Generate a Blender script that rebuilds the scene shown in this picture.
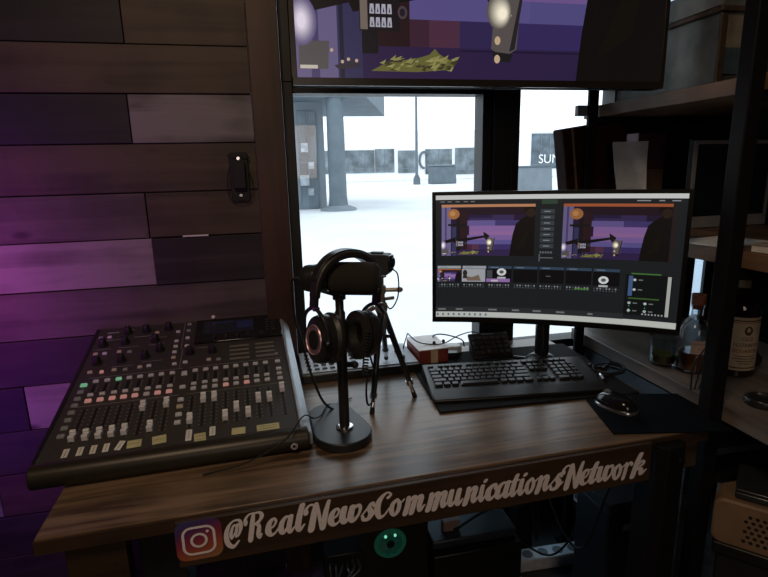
import bpy, bmesh, math, random
from mathutils import Vector, Matrix, Euler
random.seed(7)
C = bpy.context.scene.collection
PI = math.pi
for o in list(bpy.data.objects): bpy.data.objects.remove(o)

# ------------------------------------------------------------------ camera
cd = bpy.data.cameras.new('camera'); cam = bpy.data.objects.new('camera', cd); C.objects.link(cam)
yaw, pit, rol = math.radians(12.2), math.radians(12.8), math.radians(1.35)
Fv = Vector((math.sin(yaw)*math.cos(pit), math.cos(yaw)*math.cos(pit), -math.sin(pit)))
r0 = Vector((math.cos(yaw), -math.sin(yaw), 0)); u0 = r0.cross(Fv)
Rv = r0*math.cos(rol) - u0*math.sin(rol); Uv = r0*math.sin(rol) + u0*math.cos(rol)
M3 = Matrix((Rv, Uv, -Fv)).transposed()
cam.matrix_world = Matrix.Translation((0, 0, 1.33)) @ M3.to_4x4()
cd.sensor_width = 36; cd.lens = 527/768*36; cd.clip_start = .02; cd.clip_end = 600
bpy.context.scene.camera = cam
# ------------------------------------------------------------------ world
w = bpy.data.worlds.new('world'); bpy.context.scene.world = w; w.use_nodes = True
bg = w.node_tree.nodes['Background']; bg.inputs[0].default_value = (.86, .94, 1, 1); bg.inputs[1].default_value = 1.9
# ------------------------------------------------------------------ lights
def area(name, loc, target, size, power, col, size_y=None):
    l = bpy.data.lights.new(name, 'AREA'); l.energy = power; l.color = col; l.size = size
    if size_y: l.shape = 'RECTANGLE'; l.size_y = size_y
    o = bpy.data.objects.new(name, l); C.objects.link(o); o.location = loc
    o.rotation_euler = (Vector(target)-Vector(loc)).to_track_quat('-Z', 'Y').to_euler(); return o
area('purple_led_light', (-.92, 1.10, .90), (-.96, 1.6, .90), .20, 2.4, (.34, .04, 1.0), 1.1)
area('magenta_led_light', (-.90, 1.20, 1.04), (-.92, 1.6, 1.04), .12, .95, (1.0, .08, .55), .45)
area('ceiling_warm_light', (-.35, .05, 2.35), (-.05, 1.0, .75), .45, 7.5, (1.0, .74, .50))
area('room_warm_light', (.1, -1.4, 1.6), (.1, 1.2, .8), .7, 4.0, (1.0, .80, .67))
vs = bpy.context.scene.view_settings
vs.view_transform = 'Standard'; vs.look = 'None'; vs.exposure = 0.0; vs.gamma = 1.0; vs.use_curve_mapping = False

# ------------------------------------------------------------------ materials
def nodes(name):
    m = bpy.data.materials.new(name); m.use_nodes = True
    return m, m.node_tree, m.node_tree.nodes['Principled BSDF']
def mat(name, col, rough=.5, metal=0, var=.12, scale=30, bump=0, spec=.5, coat=0):
    """plain surface with a little procedural variation in tone"""
    m, t, b = nodes(name)
    b.inputs['Roughness'].default_value = rough; b.inputs['Metallic'].default_value = metal
    b.inputs['Specular IOR Level'].default_value = spec; b.inputs['Coat Weight'].default_value = coat
    tc = t.nodes.new('ShaderNodeTexCoord'); n = t.nodes.new('ShaderNodeTexNoise'); n.inputs['Scale'].default_value = scale
    n.inputs['Detail'].default_value = 4; t.links.new(tc.outputs['Object'], n.inputs['Vector'])
    r = t.nodes.new('ShaderNodeValToRGB'); c = col
    r.color_ramp.elements[0].position = .3; r.color_ramp.elements[1].position = .7
    r.color_ramp.elements[0].color = (c[0]*(1-var), c[1]*(1-var), c[2]*(1-var), 1)
    r.color_ramp.elements[1].color = (min(1, c[0]*(1+var)), min(1, c[1]*(1+var)), min(1, c[2]*(1+var)), 1)
    t.links.new(n.outputs['Fac'], r.inputs['Fac']); t.links.new(r.outputs['Color'], b.inputs['Base Color'])
    if bump:
        bp = t.nodes.new('ShaderNodeBump'); bp.inputs['Strength'].default_value = bump; bp.inputs['Distance'].default_value = .002
        t.links.new(n.outputs['Fac'], bp.inputs['Height']); t.links.new(bp.outputs['Normal'], b.inputs['Normal'])
    return m
def wood(name, dark, light, rough=.5, axis=0, fine=1.0, bump=.3, seed=0.0, knots=False, lo=.40, hi=.64):
    """long-grained wood: noise stretched along one axis"""
    m, t, b = nodes(name); b.inputs['Roughness'].default_value = rough
    tc = t.nodes.new('ShaderNodeTexCoord'); mp = t.nodes.new('ShaderNodeMapping')
    s = [28*fine, 28*fine, 28*fine]; s[axis] = 1.6*fine; mp.inputs['Scale'].default_value = s
    mp.inputs['Location'].default_value = (seed, seed*1.7, seed*.6)
    t.links.new(tc.outputs['Object'], mp.inputs['Vector'])
    n = t.nodes.new('ShaderNodeTexNoise'); n.inputs['Scale'].default_value = 1.0; n.inputs['Detail'].default_value = 7
    n.inputs['Distortion'].default_value = .6; t.links.new(mp.outputs['Vector'], n.inputs['Vector'])
    n2 = t.nodes.new('ShaderNodeTexNoise'); n2.inputs['Scale'].default_value = 5.5; n2.inputs['Detail'].default_value = 3
    t.links.new(tc.outputs['Object'], n2.inputs['Vector'])
    mx = t.nodes.new('ShaderNodeMath'); mx.operation = 'MULTIPLY_ADD'; mx.inputs[1].default_value = .45
    t.links.new(n2.outputs['Fac'], mx.inputs[0])
    h = t.nodes.new('ShaderNodeMath'); h.operation = 'MULTIPLY'; h.inputs[1].default_value = .62
    t.links.new(n.outputs['Fac'], h.inputs[0]); t.links.new(h.outputs[0], mx.inputs[2])
    r = t.nodes.new('ShaderNodeValToRGB'); r.color_ramp.elements[0].position = lo; r.color_ramp.elements[1].position = hi
    r.color_ramp.elements[0].color = (*dark, 1); r.color_ramp.elements[1].color = (*light, 1)
    t.links.new(mx.outputs[0], r.inputs['Fac']); last = r.outputs['Color']
    if knots:
        v = t.nodes.new('ShaderNodeTexVoronoi'); v.inputs['Scale'].default_value = 1.0
        mp2 = t.nodes.new('ShaderNodeMapping'); s2 = [9, 9, 9]; s2[axis] = 4.0; mp2.inputs['Scale'].default_value = s2
        mp2.inputs['Location'].default_value = (seed*2, 0, seed); t.links.new(tc.outputs['Object'], mp2.inputs['Vector'])
        t.links.new(mp2.outputs['Vector'], v.inputs['Vector'])
        kr = t.nodes.new('ShaderNodeValToRGB'); kr.color_ramp.elements[0].position = .04; kr.color_ramp.elements[1].position = .13
        kr.color_ramp.elements[0].color = (.25, .22, .2, 1); kr.color_ramp.elements[1].color = (1, 1, 1, 1)
        t.links.new(v.outputs['Distance'], kr.inputs['Fac'])
        mm = t.nodes.new('ShaderNodeMixRGB'); mm.blend_type = 'MULTIPLY'; mm.inputs[0].default_value = 1
        t.links.new(last, mm.inputs[1]); t.links.new(kr.outputs['Color'], mm.inputs[2]); last = mm.outputs[0]
    t.links.new(last, b.inputs['Base Color'])
    bp = t.nodes.new('ShaderNodeBump'); bp.inputs['Strength'].default_value = bump; bp.inputs['Distance'].default_value = .002
    t.links.new(n.outputs['Fac'], bp.inputs['Height']); t.links.new(bp.outputs['Normal'], b.inputs['Normal'])
    return m
def emit(name, col, s=1.0):
    m, t, b = nodes(name); b.inputs['Base Color'].default_value = (.01, .01, .01, 1); b.inputs['Roughness'].default_value = .3
    b.inputs['Emission Color'].default_value = (*col, 1); b.inputs['Emission Strength'].default_value = s; return m
def glass(name, tint=(1, 1, 1), gloss=.08, rough=.02):
    """thin clear pane: straight-through light plus a mirror share"""
    m = bpy.data.materials.new(name); m.use_nodes = True; t = m.node_tree; t.nodes.clear()
    o = t.nodes.new('ShaderNodeOutputMaterial'); a = t.nodes.new('ShaderNodeBsdfTransparent'); a.inputs[0].default_value = (*tint, 1)
    g = t.nodes.new('ShaderNodeBsdfGlossy'); g.inputs['Roughness'].default_value = rough; x = t.nodes.new('ShaderNodeMixShader')
    lw = t.nodes.new('ShaderNodeLayerWeight'); lw.inputs[0].default_value = .25
    ml = t.nodes.new('ShaderNodeMath'); ml.operation = 'MULTIPLY_ADD'; ml.inputs[1].default_value = .7; ml.inputs[2].default_value = gloss
    t.links.new(lw.outputs['Fresnel'], ml.inputs[0]); t.links.new(ml.outputs[0], x.inputs[0])
    t.links.new(a.outputs[0], x.inputs[1]); t.links.new(g.outputs[0], x.inputs[2]); t.links.new(x.outputs[0], o.inputs[0]); return m

BLK = mat('black_plastic', (.012, .012, .013), .42)
BLK2 = mat('satin_black_plastic', (.02, .02, .022), .3)
RUB = mat('black_rubber', (.010, .010, .011), .7)
BMET = mat('black_powder_coated_metal', (.006, .006, .007), .65, 0, spec=.18, bump=.1, scale=300)
CHR = mat('chrome', (.7, .7, .72), .18, 1)
STEEL = mat('brushed_steel', (.42, .46, .50), .32, .9)
GREYP = mat('grey_plastic', (.22, .23, .24), .5)
WHITE = mat('white_plastic', (.88, .88, .89), .4)
PAPER = mat('white_paper', (.72, .71, .68), .8, bump=.1)
FOAM = mat('dark_foam', (.020, .016, .012), .95, bump=.8, scale=900)
LEATH = mat('padded_leatherette', (.022, .020, .018), .38, bump=.35, scale=250)
DESK = wood('desk_walnut_laminate', (.075, .047, .028), (.235, .155, .098), .30, 0, 1.7, .35, lo=.43, hi=.60)
DESKE = wood('desk_edge_stained_wood', (.030, .016, .008), (.065, .036, .019), .5, 0, 1.2, .2, 3)
TRIMW = wood('reddish_brown_trim_wood', (.030, .011, .006), (.062, .024, .013), .5, 2, .8, .3, 5)
SHELFW = wood('rustic_shelf_wood', (.10, .055, .03), (.22, .13, .075), .55, 1, .7, .5, 8)
GREYW = wood('grey_weathered_shelf_wood', (.10, .085, .075), (.22, .185, .165), .42, 1, .8, .4, 2)

# ------------------------------------------------------------------ mesh builder
class MB:
    def __init__(s): s.v = []; s.f = []; s.m = []
    def add(s, vs, fs, mi=0, X=None):
        b = len(s.v); s.v += [tuple(X @ Vector(p)) if X is not None else tuple(p) for p in vs]
        s.f += [tuple(b+i for i in f) for f in fs]; s.m += [mi]*len(fs); return s
    def box(s, c, d, mi=0, X=None, taper=1.0):
        x, y, z = d[0]/2, d[1]/2, d[2]/2; t = taper
        vs = [(c[0]+a*x*(t if k > 0 else 1), c[1]+b*y*(t if k > 0 else 1), c[2]+k*z) for k in (-1, 1) for a, b in ((-1, -1), (1, -1), (1, 1), (-1, 1))]
        return s.add(vs, [(3, 2, 1, 0), (4, 5, 6, 7), (0, 1, 5, 4), (1, 2, 6, 5), (2, 3, 7, 6), (3, 0, 4, 7)], mi, X)
    def lathe(s, prof, n=32, mi=0, X=None, sx=1, sy=1):
        """profile of (radius, z) turned about z"""
        vs = []; fs = []
        for r, z in prof:
            for i in range(n): a = 2*PI*i/n; vs.append((r*math.cos(a)*sx, r*math.sin(a)*sy, z))
        for k in range(len(prof)-1):
            for i in range(n):
                j = (i+1) % n; fs.append((k*n+i, k*n+j, (k+1)*n+j, (k+1)*n+i))
        if prof[0][0] > 1e-6: fs.append(tuple(reversed(range(n))))
        if prof[-1][0] > 1e-6: fs.append(tuple((len(prof)-1)*n+i for i in range(n)))
        return s.add(vs, fs, mi, X)
    def cyl(s, p0, p1, r0, r1=None, n=20, mi=0, X=None):
        p0 = Vector(p0); p1 = Vector(p1); d = p1-p0; r1 = r0 if r1 is None else r1
        T = Matrix.Translation(p0) @ d.to_track_quat('Z', 'Y').to_matrix().to_4x4()
        if X is not None: T = X @ T
        return s.lathe([(r0, 0), (r1, d.length)], n, mi, T)
    def tube(s, pts, r, n=8, mi=0, smooth=True, X=None):
        P = crom(pts) if smooth and len(pts) > 2 else [Vector(p) for p in pts]
        vs = []; fs = []; up = Vector((0, 0, 1)); prev = None
        for i, p in enumerate(P):
            d = (P[min(i+1, len(P)-1)]-P[max(i-1, 0)]).normalized()
            a = (prev - d*prev.dot(d)) if prev is not None else d.cross(up if abs(d.z) < .9 else Vector((1, 0, 0)))
            a.normalize(); prev = a; b = d.cross(a)
            for k in range(n):
                q = 2*PI*k/n; vs.append(p + a*math.cos(q)*r + b*math.sin(q)*r)
        for i in range(len(P)-1):
            for k in range(n):
                j = (k+1) % n; fs.append((i*n+k, i*n+j, (i+1)*n+j, (i+1)*n+k))
        fs.append(tuple(reversed(range(n)))); fs.append(tuple((len(P)-1)*n+k for k in range(n)))
        return s.add(vs, fs, mi, X)
    def prism(s, poly, z0, z1, mi=0, X=None):
        n = len(poly); vs = [(x, y, z0) for x, y in poly]+[(x, y, z1) for x, y in poly]
        fs = [tuple(reversed(range(n))), tuple(range(n, 2*n))]+[(i, (i+1) % n, n+(i+1) % n, n+i) for i in range(n)]
        return s.add(vs, fs, mi, X)
    def ell(s, c, r, mi=0, n=20, m=12, X=None):
        T = Matrix.Translation(c); T = X @ T if X is not None else T
        pr = [(math.sin(PI*k/m) if 0 < k < m else 0, -math.cos(PI*k/m)) for k in range(m+1)]
        T2 = T @ Matrix.Diagonal((r[0], r[1], r[2], 1)); return s.lathe(pr, n, mi, T2)
    def build(s, name, mats, parent=None, smooth=True, bev=0, loc=(0, 0, 0), rot=(0, 0, 0), seg=2):
        me = bpy.data.meshes.new(name); me.from_pydata(s.v, [], s.f); me.validate(clean_customdata=False)
        bm = bmesh.new(); bm.from_mesh(me); bmesh.ops.remove_doubles(bm, verts=bm.verts, dist=1e-6)
        bmesh.ops.recalc_face_normals(bm, faces=bm.faces); bm.to_mesh(me); bm.free()
        for mm in (mats if isinstance(mats, (list, tuple)) else [mats]): me.materials.append(mm)
        if len(me.polygons) == len(s.m):
            for p, i in zip(me.polygons, s.m): p.material_index = i
        o = bpy.data.objects.new(name, me); C.objects.link(o); o.location = loc; o.rotation_euler = rot
        if parent: o.parent = parent
        if bev:
            b = o.modifiers.new('bevel', 'BEVEL'); b.width = bev; b.segments = seg; b.limit_method = 'ANGLE'; b.angle_limit = .6
        if smooth:
            for p in me.polygons: p.use_smooth = True
            me.set_sharp_from_angle(angle=math.radians(35))
        return o
    def flat(s, name, mats, parent=None, **k):
        """no welding: keeps stacked decal faces apart"""
        me = bpy.data.meshes.new(name); me.from_pydata(s.v, [], s.f)
        for mm in (mats if isinstance(mats, (list, tuple)) else [mats]): me.materials.append(mm)
        for p, i in zip(me.polygons, s.m): p.material_index = i
        o = bpy.data.objects.new(name, me); C.objects.link(o); o.location = k.get('loc', (0, 0, 0)); o.rotation_euler = k.get('rot', (0, 0, 0))
        if parent: o.parent = parent
        return o
def crom(pts, k=8):
    P = [Vector(p) for p in pts]; Q = [P[0]*2-P[1]]+P+[P[-1]*2-P[-2]]; out = []
    for i in range(1, len(Q)-2):
        for j in range(k):
            t = j/k; a, b, c, d = Q[i-1], Q[i], Q[i+1], Q[i+2]
            out.append(.5*((2*b)+(c-a)*t+(2*a-5*b+4*c-d)*t*t+(3*b-a-3*c+d)*t**3))
    out.append(P[-1]); return out
def rrect(w, h, r, n=5):
    out = []
    for cx, cy, a0 in ((w/2-r, h/2-r, 0), (-w/2+r, h/2-r, PI/2), (-w/2+r, -h/2+r, PI), (w/2-r, -h/2+r, 1.5*PI)):
        for k in range(n+1): a = a0+k/n*PI/2; out.append((cx+r*math.cos(a), cy+r*math.sin(a)))
    return out
def RX(a): return Matrix.Rotation(a, 4, 'X')
def RY(a): return Matrix.Rotation(a, 4, 'Y')
def RZ(a): return Matrix.Rotation(a, 4, 'Z')
def TR(*p): return Matrix.Translation(p)
def tag(o, label=None, cat=None, group=None, kind=None):
    for k, v in (('label', label), ('category', cat), ('group', group), ('kind', kind)):
        if v: o[k] = v
    return o
def thing(name, label, cat, loc=(0, 0, 0), rz=0, group=None):
    o = bpy.data.objects.new(name, None); o.empty_display_size = .05; C.objects.link(o); o.location = loc; o.rotation_euler = (0, 0, rz)
    return tag(o, label, cat, group)
def struct(mb, name, mats, **k):
    return tag(mb.build(name, mats, **k), kind='structure')
def copy_tree(o, parent=None):
    c = o.copy(); C.objects.link(c)
    if parent: c.parent = parent
    for ch in list(o.children): copy_tree(ch, c)
    return c
_tc = {}
def text_geo(s, size, extr=0):
    """outline of a line of lettering as plain mesh data, centred"""
    cu = bpy.data.curves.new('t', 'FONT'); cu.body = s; cu.size = size; cu.align_x = 'CENTER'; cu.align_y = 'CENTER'; cu.extrude = extr
    o = bpy.data.objects.new('t', cu); C.objects.link(o); dg = bpy.context.evaluated_depsgraph_get()
    me = bpy.data.meshes.new_from_object(o.evaluated_get(dg)); v = [tuple(x.co) for x in me.vertices]; f = [tuple(p.vertices) for p in me.polygons]
    bpy.data.objects.remove(o); bpy.data.curves.remove(cu); bpy.data.meshes.remove(me); return v, f

# ================================================================== SETTING
XL, XR, YB, YF, ZC = -2.6, 1.75, 1.60, -2.4, 2.75
fl = MB(); fl.box(((XL+XR)/2, (YB+YF)/2+.06, -.03), (XR-XL+.2, YB-YF+.12, .06))
struct(fl, 'floor', wood('dark_grey_plank_floor', (.035, .035, .038), (.085, .083, .082), .4, 1, .6, .3, 1), smooth=False)
WALLD = mat('dark_painted_wall', (.020, .024, .028), .7, bump=.2, scale=80)
TEAL = mat('dark_teal_painted_wall', (.030, .050, .062), .6, bump=.2, scale=80)
struct(MB().box(((XL+XR)/2, (YB+YF)/2, ZC+.03), (XR-XL+.2, YB-YF+.2, .06)), 'ceiling', mat('dark_ceiling', (.02, .02, .022), .8), smooth=False)
struct(MB().box((XR+.05, (YB+YF)/2, ZC/2), (.1, YB-YF+.2, ZC)), 'wall_right', TEAL, smooth=False)
struct(MB().box((XL-.05, (YB+YF)/2, ZC/2), (.1, YB-YF+.2, ZC)), 'wall_left', WALLD, smooth=False)
struct(MB().box(((XL+XR)/2, YF-.05, ZC/2), (XR-XL, .1, ZC)), 'wall_front', WALLD, smooth=False)
# plank-clad part of the back wall: rows of salvaged boards in different stains
tones = {'p': ((.15, .125, .125), (.36, .31, .31)), 'm': ((.075, .058, .052), (.15, .12, .108)), 'b': ((.048, .031, .019), (.105, .072, .045)),
         'd': ((.018, .013, .014), (.042, .032, .032)), 'g': ((.13, .12, .12), (.30, .28, .28)), 'k': ((.007, .006, .008), (.018, .015, .018)),
         'r': ((.05, .026, .024), (.10, .056, .05))}
tones = {k: tuple(tuple(round(c*.68, 4) for c in q) for q in v) for k, v in tones.items()}
keys = list(tones); pm = [wood('stained_plank_'+n, *tones[k], rough=.6, axis=0, fine=.75, bump=.8, seed=i*3.1, knots=True, lo=.43, hi=.60)
      for i, (k, n) in enumerate(zip(keys, ['pale', 'medium', 'brown', 'dark', 'silver_grey', 'near_black', 'red_brown']))]
rows = [(2.75, 2.60, 'm', -.9, 'd'), (2.60, 2.46, 'd', -.5, 'b'), (2.46, 2.33, 'p', -.8, 'm'), (2.33, 2.19, 'b', -.4, 'd'), (2.19, 2.06, 'm', -.7, 'p'),
        (2.06, 1.93, 'd', -.3, 'b'), (1.93, 1.795, 'm', -.9, 'b'), (1.795, 1.665, 'k', -.335, 'b'), (1.665, 1.541, 'r', -1.25, 'b'),
        (1.541, 1.412, 'k', -.345, 'g'), (1.412, 1.280, 'b', -1.2, 'b'), (1.280, 1.153, 'm', -.330, 'b'), (1.153, 1.017, 'p', -.326, 'd'),
        (1.017, .881, 'm', -1.4, 'm'), (.881, .745, 'd', -1.3, 'd'), (.745, .610, 'k', -.716, 'p'), (.610, .475, 'd', -1.1, 'd'), (.475, .340, 'g', -.83, 'r'),
        (.340, .205, 'd', -.5, 'm'), (.205, .07, 'r', -.9, 'd'), (.07, 0, 'd', -.6, 'd')]
wb = MB(); wb.box(((XL-.02)/2, YB+.06, ZC/2), (-XL-.02, .08, ZC), 5)
for i, (z1, z0, a, xs, b) in enumerate(rows):
    for (x0, x1, k) in ((XL, xs, a), (xs, -.02, b)):
        th = .018+.006*random.random()+(.010 if (i == 12 and k == 'd') else 0)
        wb.box(((x0+x1)/2, YB+.02-th/2, (z0+z1)/2), (x1-x0-.0022, th, z1-z0-.003), keys.index(k))
wb_o = struct(wb, 'wall_back', pm, smooth=False, bev=.0015)
tr = MB(); tr.box((.021, YB-.012, ZC/2), (.082, .05, ZC)); struct(tr, 'trim_1', TRIMW, bev=.002)
# storefront windows
FR = mat('black_window_frame', (.007, .008, .009), .5, 0)
GL = glass('window_glass', (.97, .99, 1), .02)
GLT = glass('tinted_window_glass', (.62, .74, .82), .03)
def window(nm, x0, x1, z0, z1, m, g=None):
    f = MB(); t = .03
    for a, b in ((x0, x0+t), (x1-t, x1)): f.box(((a+b)/2, YB+.03, (z0+z1)/2), (b-a, .07, z1-z0))
    for a, b in ((z0, z0+t), (z1-t, z1)): f.box(((x0+x1)/2, YB+.03, (a+b)/2), (x1-x0-2*t, .0699, b-a))
    o = struct(f, nm, FR, bev=.002)
    MB().box(((x0+x1)/2, YB+.04, (z0+z1)/2), (x1-x0-2*t+.004, .006, z1-z0-2*t+.004)).build('glass_pane', m, o, smooth=False)
    return o
window('window_1', .064, .70, .70, 1.575, GL)
window('window_2', .765, 1.155, .70, 1.60, GL)
window('window_3', .064, .70, 1.575, 2.60, GL)
window('window_4', .765, 1.155, 1.60, 2.60, GL)
FG = glass('frosted_window_glass', (.70, .78, .84), .03)
window('window_5', 1.470, 1.630, .60, 1.12, FG)
window('window_8', 1.27, 1.41, 1.68, 1.99, FG)
window('window_6', .064, .70, .10, .68, GLT)
window('window_7', .765, 1.155, .10, .68, GLT)
st = MB()
st.box((.7325, YB+.03, ZC/2), (.065, .10, ZC)); struct(st, 'trim_2', FR, bev=.003)
struct(MB().box((1.2125, YB+.03, ZC/2), (.115, .10, ZC)), 'trim_3', FR, bev=.003)
struct(MB().box((1.6895, YB+.03, ZC/2), (.119, .08, ZC)), 'trim_4', TEAL)
struct(MB().box((.61, YB+.04, .05), (1.095, .08, .10)), 'baseboard_back', FR)
struct(MB().box((.70, YB+.06, 2.675), (1.9, .06, .15)), 'trim_5', FR)
struct(MB().box((1.370, YB+.04, .84), (.20, .06, 1.68)), 'trim_6', FR)
struct(MB().box((1.55, YB+.04, .30), (.16, .06, .60)), 'trim_8', FR)
struct(MB().box((1.55, YB+.04, 1.555), (.16, .06, .87)), 'trim_9', FR)
struct(MB().box((1.52, YB+.04, 1.84), (.22, .0601, .30)), 'trim_10', FR)
struct(MB().box((1.45, YB+.04, 2.37), (.36, .06, .76)), 'trim_7', FR)
# ------------------------------------------------------------------ outdoors
PAV = mat('pale_concrete_paving', (.72, .74, .76), .85, 0, .10, .35)
struct(MB().box((20, 62, -.06), (160, 120, .1)), 'pavement', PAV, smooth=False)
def facade_wall(mb, x0, x1, y, z0, z1, d=.5, mi=0): mb.box(((x0+x1)/2, y+d/2, (z0+z1)/2), (x1-x0, d, z1-z0), mi)
CONC = mat('grey_blue_concrete', (.12, .15, .175), .8, 0, .15, 2)
CONC2 = mat('pale_grey_render', (.19, .225, .255), .8, 0, .1, 2)
DKGL = mat('dark_shop_glass', (.09, .12, .145), .25, 0, .5, 1.2)
WHR = mat('white_rendered_facade', (.93, .94, .95), .8, 0, .05, 1)
STREET = mat('weathered_dark_facade', (.16, .19, .21), .7, 0, .6, .8)
# near building at the left with its shopfront and canopy (about 18 m away)
t = thing('shop_building', 'grey shop building with a deep canopy, seen at the left of the large window', 'building', (0, 18, 0))
m = MB(); m.box((-.35, 1.5, 2.9), (4.9, 1.0, 5.8)); m.build('wall', CONC2, t, smooth=False)
m = MB(); m.box((1.42, -.08, 1.65), (.62, .10, 3.3)); m.box((1.42, -.14, 1.65), (.05, .08, 3.3), 1); m.box((1.42, -.14, 1.6), (.62, .08, .06), 1)
m.build('shop_window', [DKGL, CONC], t, smooth=False, loc=(.1, 1.05, 0))
m = MB(); m.prism([(-3, -.3), (3.4, -.3), (5.4, 6.0), (-3, 6.0)], 3.60, 4.5); m.build('canopy', CONC, t, smooth=False)
pmt = mat('faded_posters', (.35, .40, .44), .8, 0, .4, 5)
for x, z, a in ((1.35, 1.0, .3), (1.6, 1.5, .2), (1.4, 2.1, .25), (1.55, .6, .2)): m = MB(); m.box((x, .86, z), (a, .04, a*1.2)); m.build('window_poster', pmt, t, smooth=False)
t = thing('canopy_column', 'round grey column with a wide foot holding up the canopy outside', 'column', (2.38, 18.0, 0))
MB().lathe([(.33, .15), (.30, .5), (.28, 3.60)], 28).build('shaft', CONC, t)
MB().lathe([(.62, 0), (.60, .06), (.45, .12), (.33, .16)], 28).build('foot', CONC2, t)
t = thing('street_lamp', 'thin lamp post standing on the pavement outside the window', 'lamp post', (12.3, 43, 0))
MB().lathe([(.30, 0), (.28, .5), (.12, .8), (.09, 7.5)], 16).build('pole', CONC, t)
m = MB(); m.box((.6, 0, 7.4), (1.2, .12, .1)); m.box((1.3, 0, 7.36), (.5, .3, .14)); m.build('lamp_head', CONC, t)
t = thing('utility_cabinet', 'squat grey cabinet with a pale band standing on the paving beyond the lamp post', 'cabinet', (14.5, 43, 0))
m = MB(); m.box((0, 0, .72), (2.1, 1.4, 1.44), taper=.94); m.build('body', CONC, t, bev=.08)
m = MB(); m.box((0, 0, 1.50), (2.1, 1.45, .12)); m.build('lid', CONC2, t, bev=.03)
t = thing('shop_row', 'long white row of shops with dark shopfronts across the square', 'building', (24, 60, 0))
m = MB(); m.box((0, 2, 2.7), (62, 4, 5.4)); m.box((0, .2, 5.3), (62, .6, .3)); m.build('wall', WHR, t, smooth=False)
for i, (x, wd, z0, z1) in enumerate(((-14.6, 5.6, .9, 3.4), (-10.6, 2.2, .9, 3.5), (-8.0, 2.1, .8, 3.3), (-4.2, 3.2, .6, 3.4), (-.7, 3.0, .5, 3.5), (2.2, 2.2, .3, 3.6), (12.2, 9.5, .9, 5.0), (20, 6, .8, 4))):
    m = MB(); m.box((x, -.06, (z0+z1)/2), (wd, .12, z1-z0)); n = max(1, int(wd/1.1))
    for k in range(1, n): m.box((x-wd/2+k*wd/n, -.14, (z0+z1)/2), (.07, .06, z1-z0), 1)
    m.box((x, -.14, z0+.5), (wd, .06, .08), 1); m.build('shop_window', [STREET if i < 6 else DKGL, CONC2], t, smooth=False)
m = MB(); v, f = text_geo('SUMMER', 1.5); m.add(v, f, 0, TR(11.2, -.2, 2.0) @ RX(PI/2)); m.build('sign_lettering', WHR, t, smooth=False)
m = MB()
for a in range(14):
    q0 = .6+a*.3; q1 = q0+.3; m.cyl((math.cos(q0)*.55, 0, math.sin(q0)*.9), (math.cos(q1)*.55, 0, math.sin(q1)*.9), .14, n=6)
m.build('round_sign', CONC, t, loc=(-6.0, -.2, 2.2))

t = thing('planter', 'grey concrete planter on the paving seen through the narrow right window', 'planter', (13.6, 27, 0))
m = MB(); m.box((0, 0, .62), (3.3, 1.0, 1.24), taper=.96); m.build('body', CONC2, t, bev=.04); m = MB(); m.box((0, 0, 1.27), (3.4, 1.1, .08)); m.build('rim', CONC, t, bev=.02)
# ================================================================== DESK
DW, DD = 1.335, .69
desk = thing('studio_desk', 'walnut brown studio desk with a lettered front board under the window', 'desk', (-.412, .860, 0), .028)
m = MB(); m.box((DW/2, DD/2-.002, .736), (DW, DD-.004, .028)); m.build('desktop', DESK, desk, bev=.002)
m = MB(); m.box((DW/2, -.003, .735), (DW, .004, .024)); m.build('edge_band', DESKE, desk)
m = MB(); m.box((.7, -.010, .7015), (.962, .010, .089)); m.build('front_board', DESKE, desk, bev=.0015)
m = MB(); m.box((.085, .03, .361), (.095, .04, .722)); m.build('leg', DESKE, desk, bev=.002)
m = MB(); m.box((.09, .60, .361), (.095, .04, .722)); m.build('leg', DESKE, desk, bev=.002)
m = MB(); m.prism([(-.036, -.03), (-.018, -.045), (.018, -.045), (.036, -.03), (.036, .03), (-.036, .03)], 0, .738); m.box((0, 0, .01), (.12, .12, .02))
m.cyl((.012, -.05, .705), (.012, -.043, .705), .008, mi=0)
m.build('leg', BMET, desk, bev=.002, loc=(1.226, .010, 0))
m = MB(); m.box((0, 0, .361), (.06, .06, .722)); m.build('leg', BMET, desk, bev=.002, loc=(1.226, .60, 0))
m = MB(); m.box((1.296, .03, .685), (.072, .03, .074)); m.build('side_apron', wood('desk_side_wood', (.05, .032, .02), (.10, .066, .042), .5, 0), desk, bev=.002)
m = MB(); m.box((.65, .60, .70), (1.06, .02, .04)); m.build('back_rail', BMET, desk, bev=.002)
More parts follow.
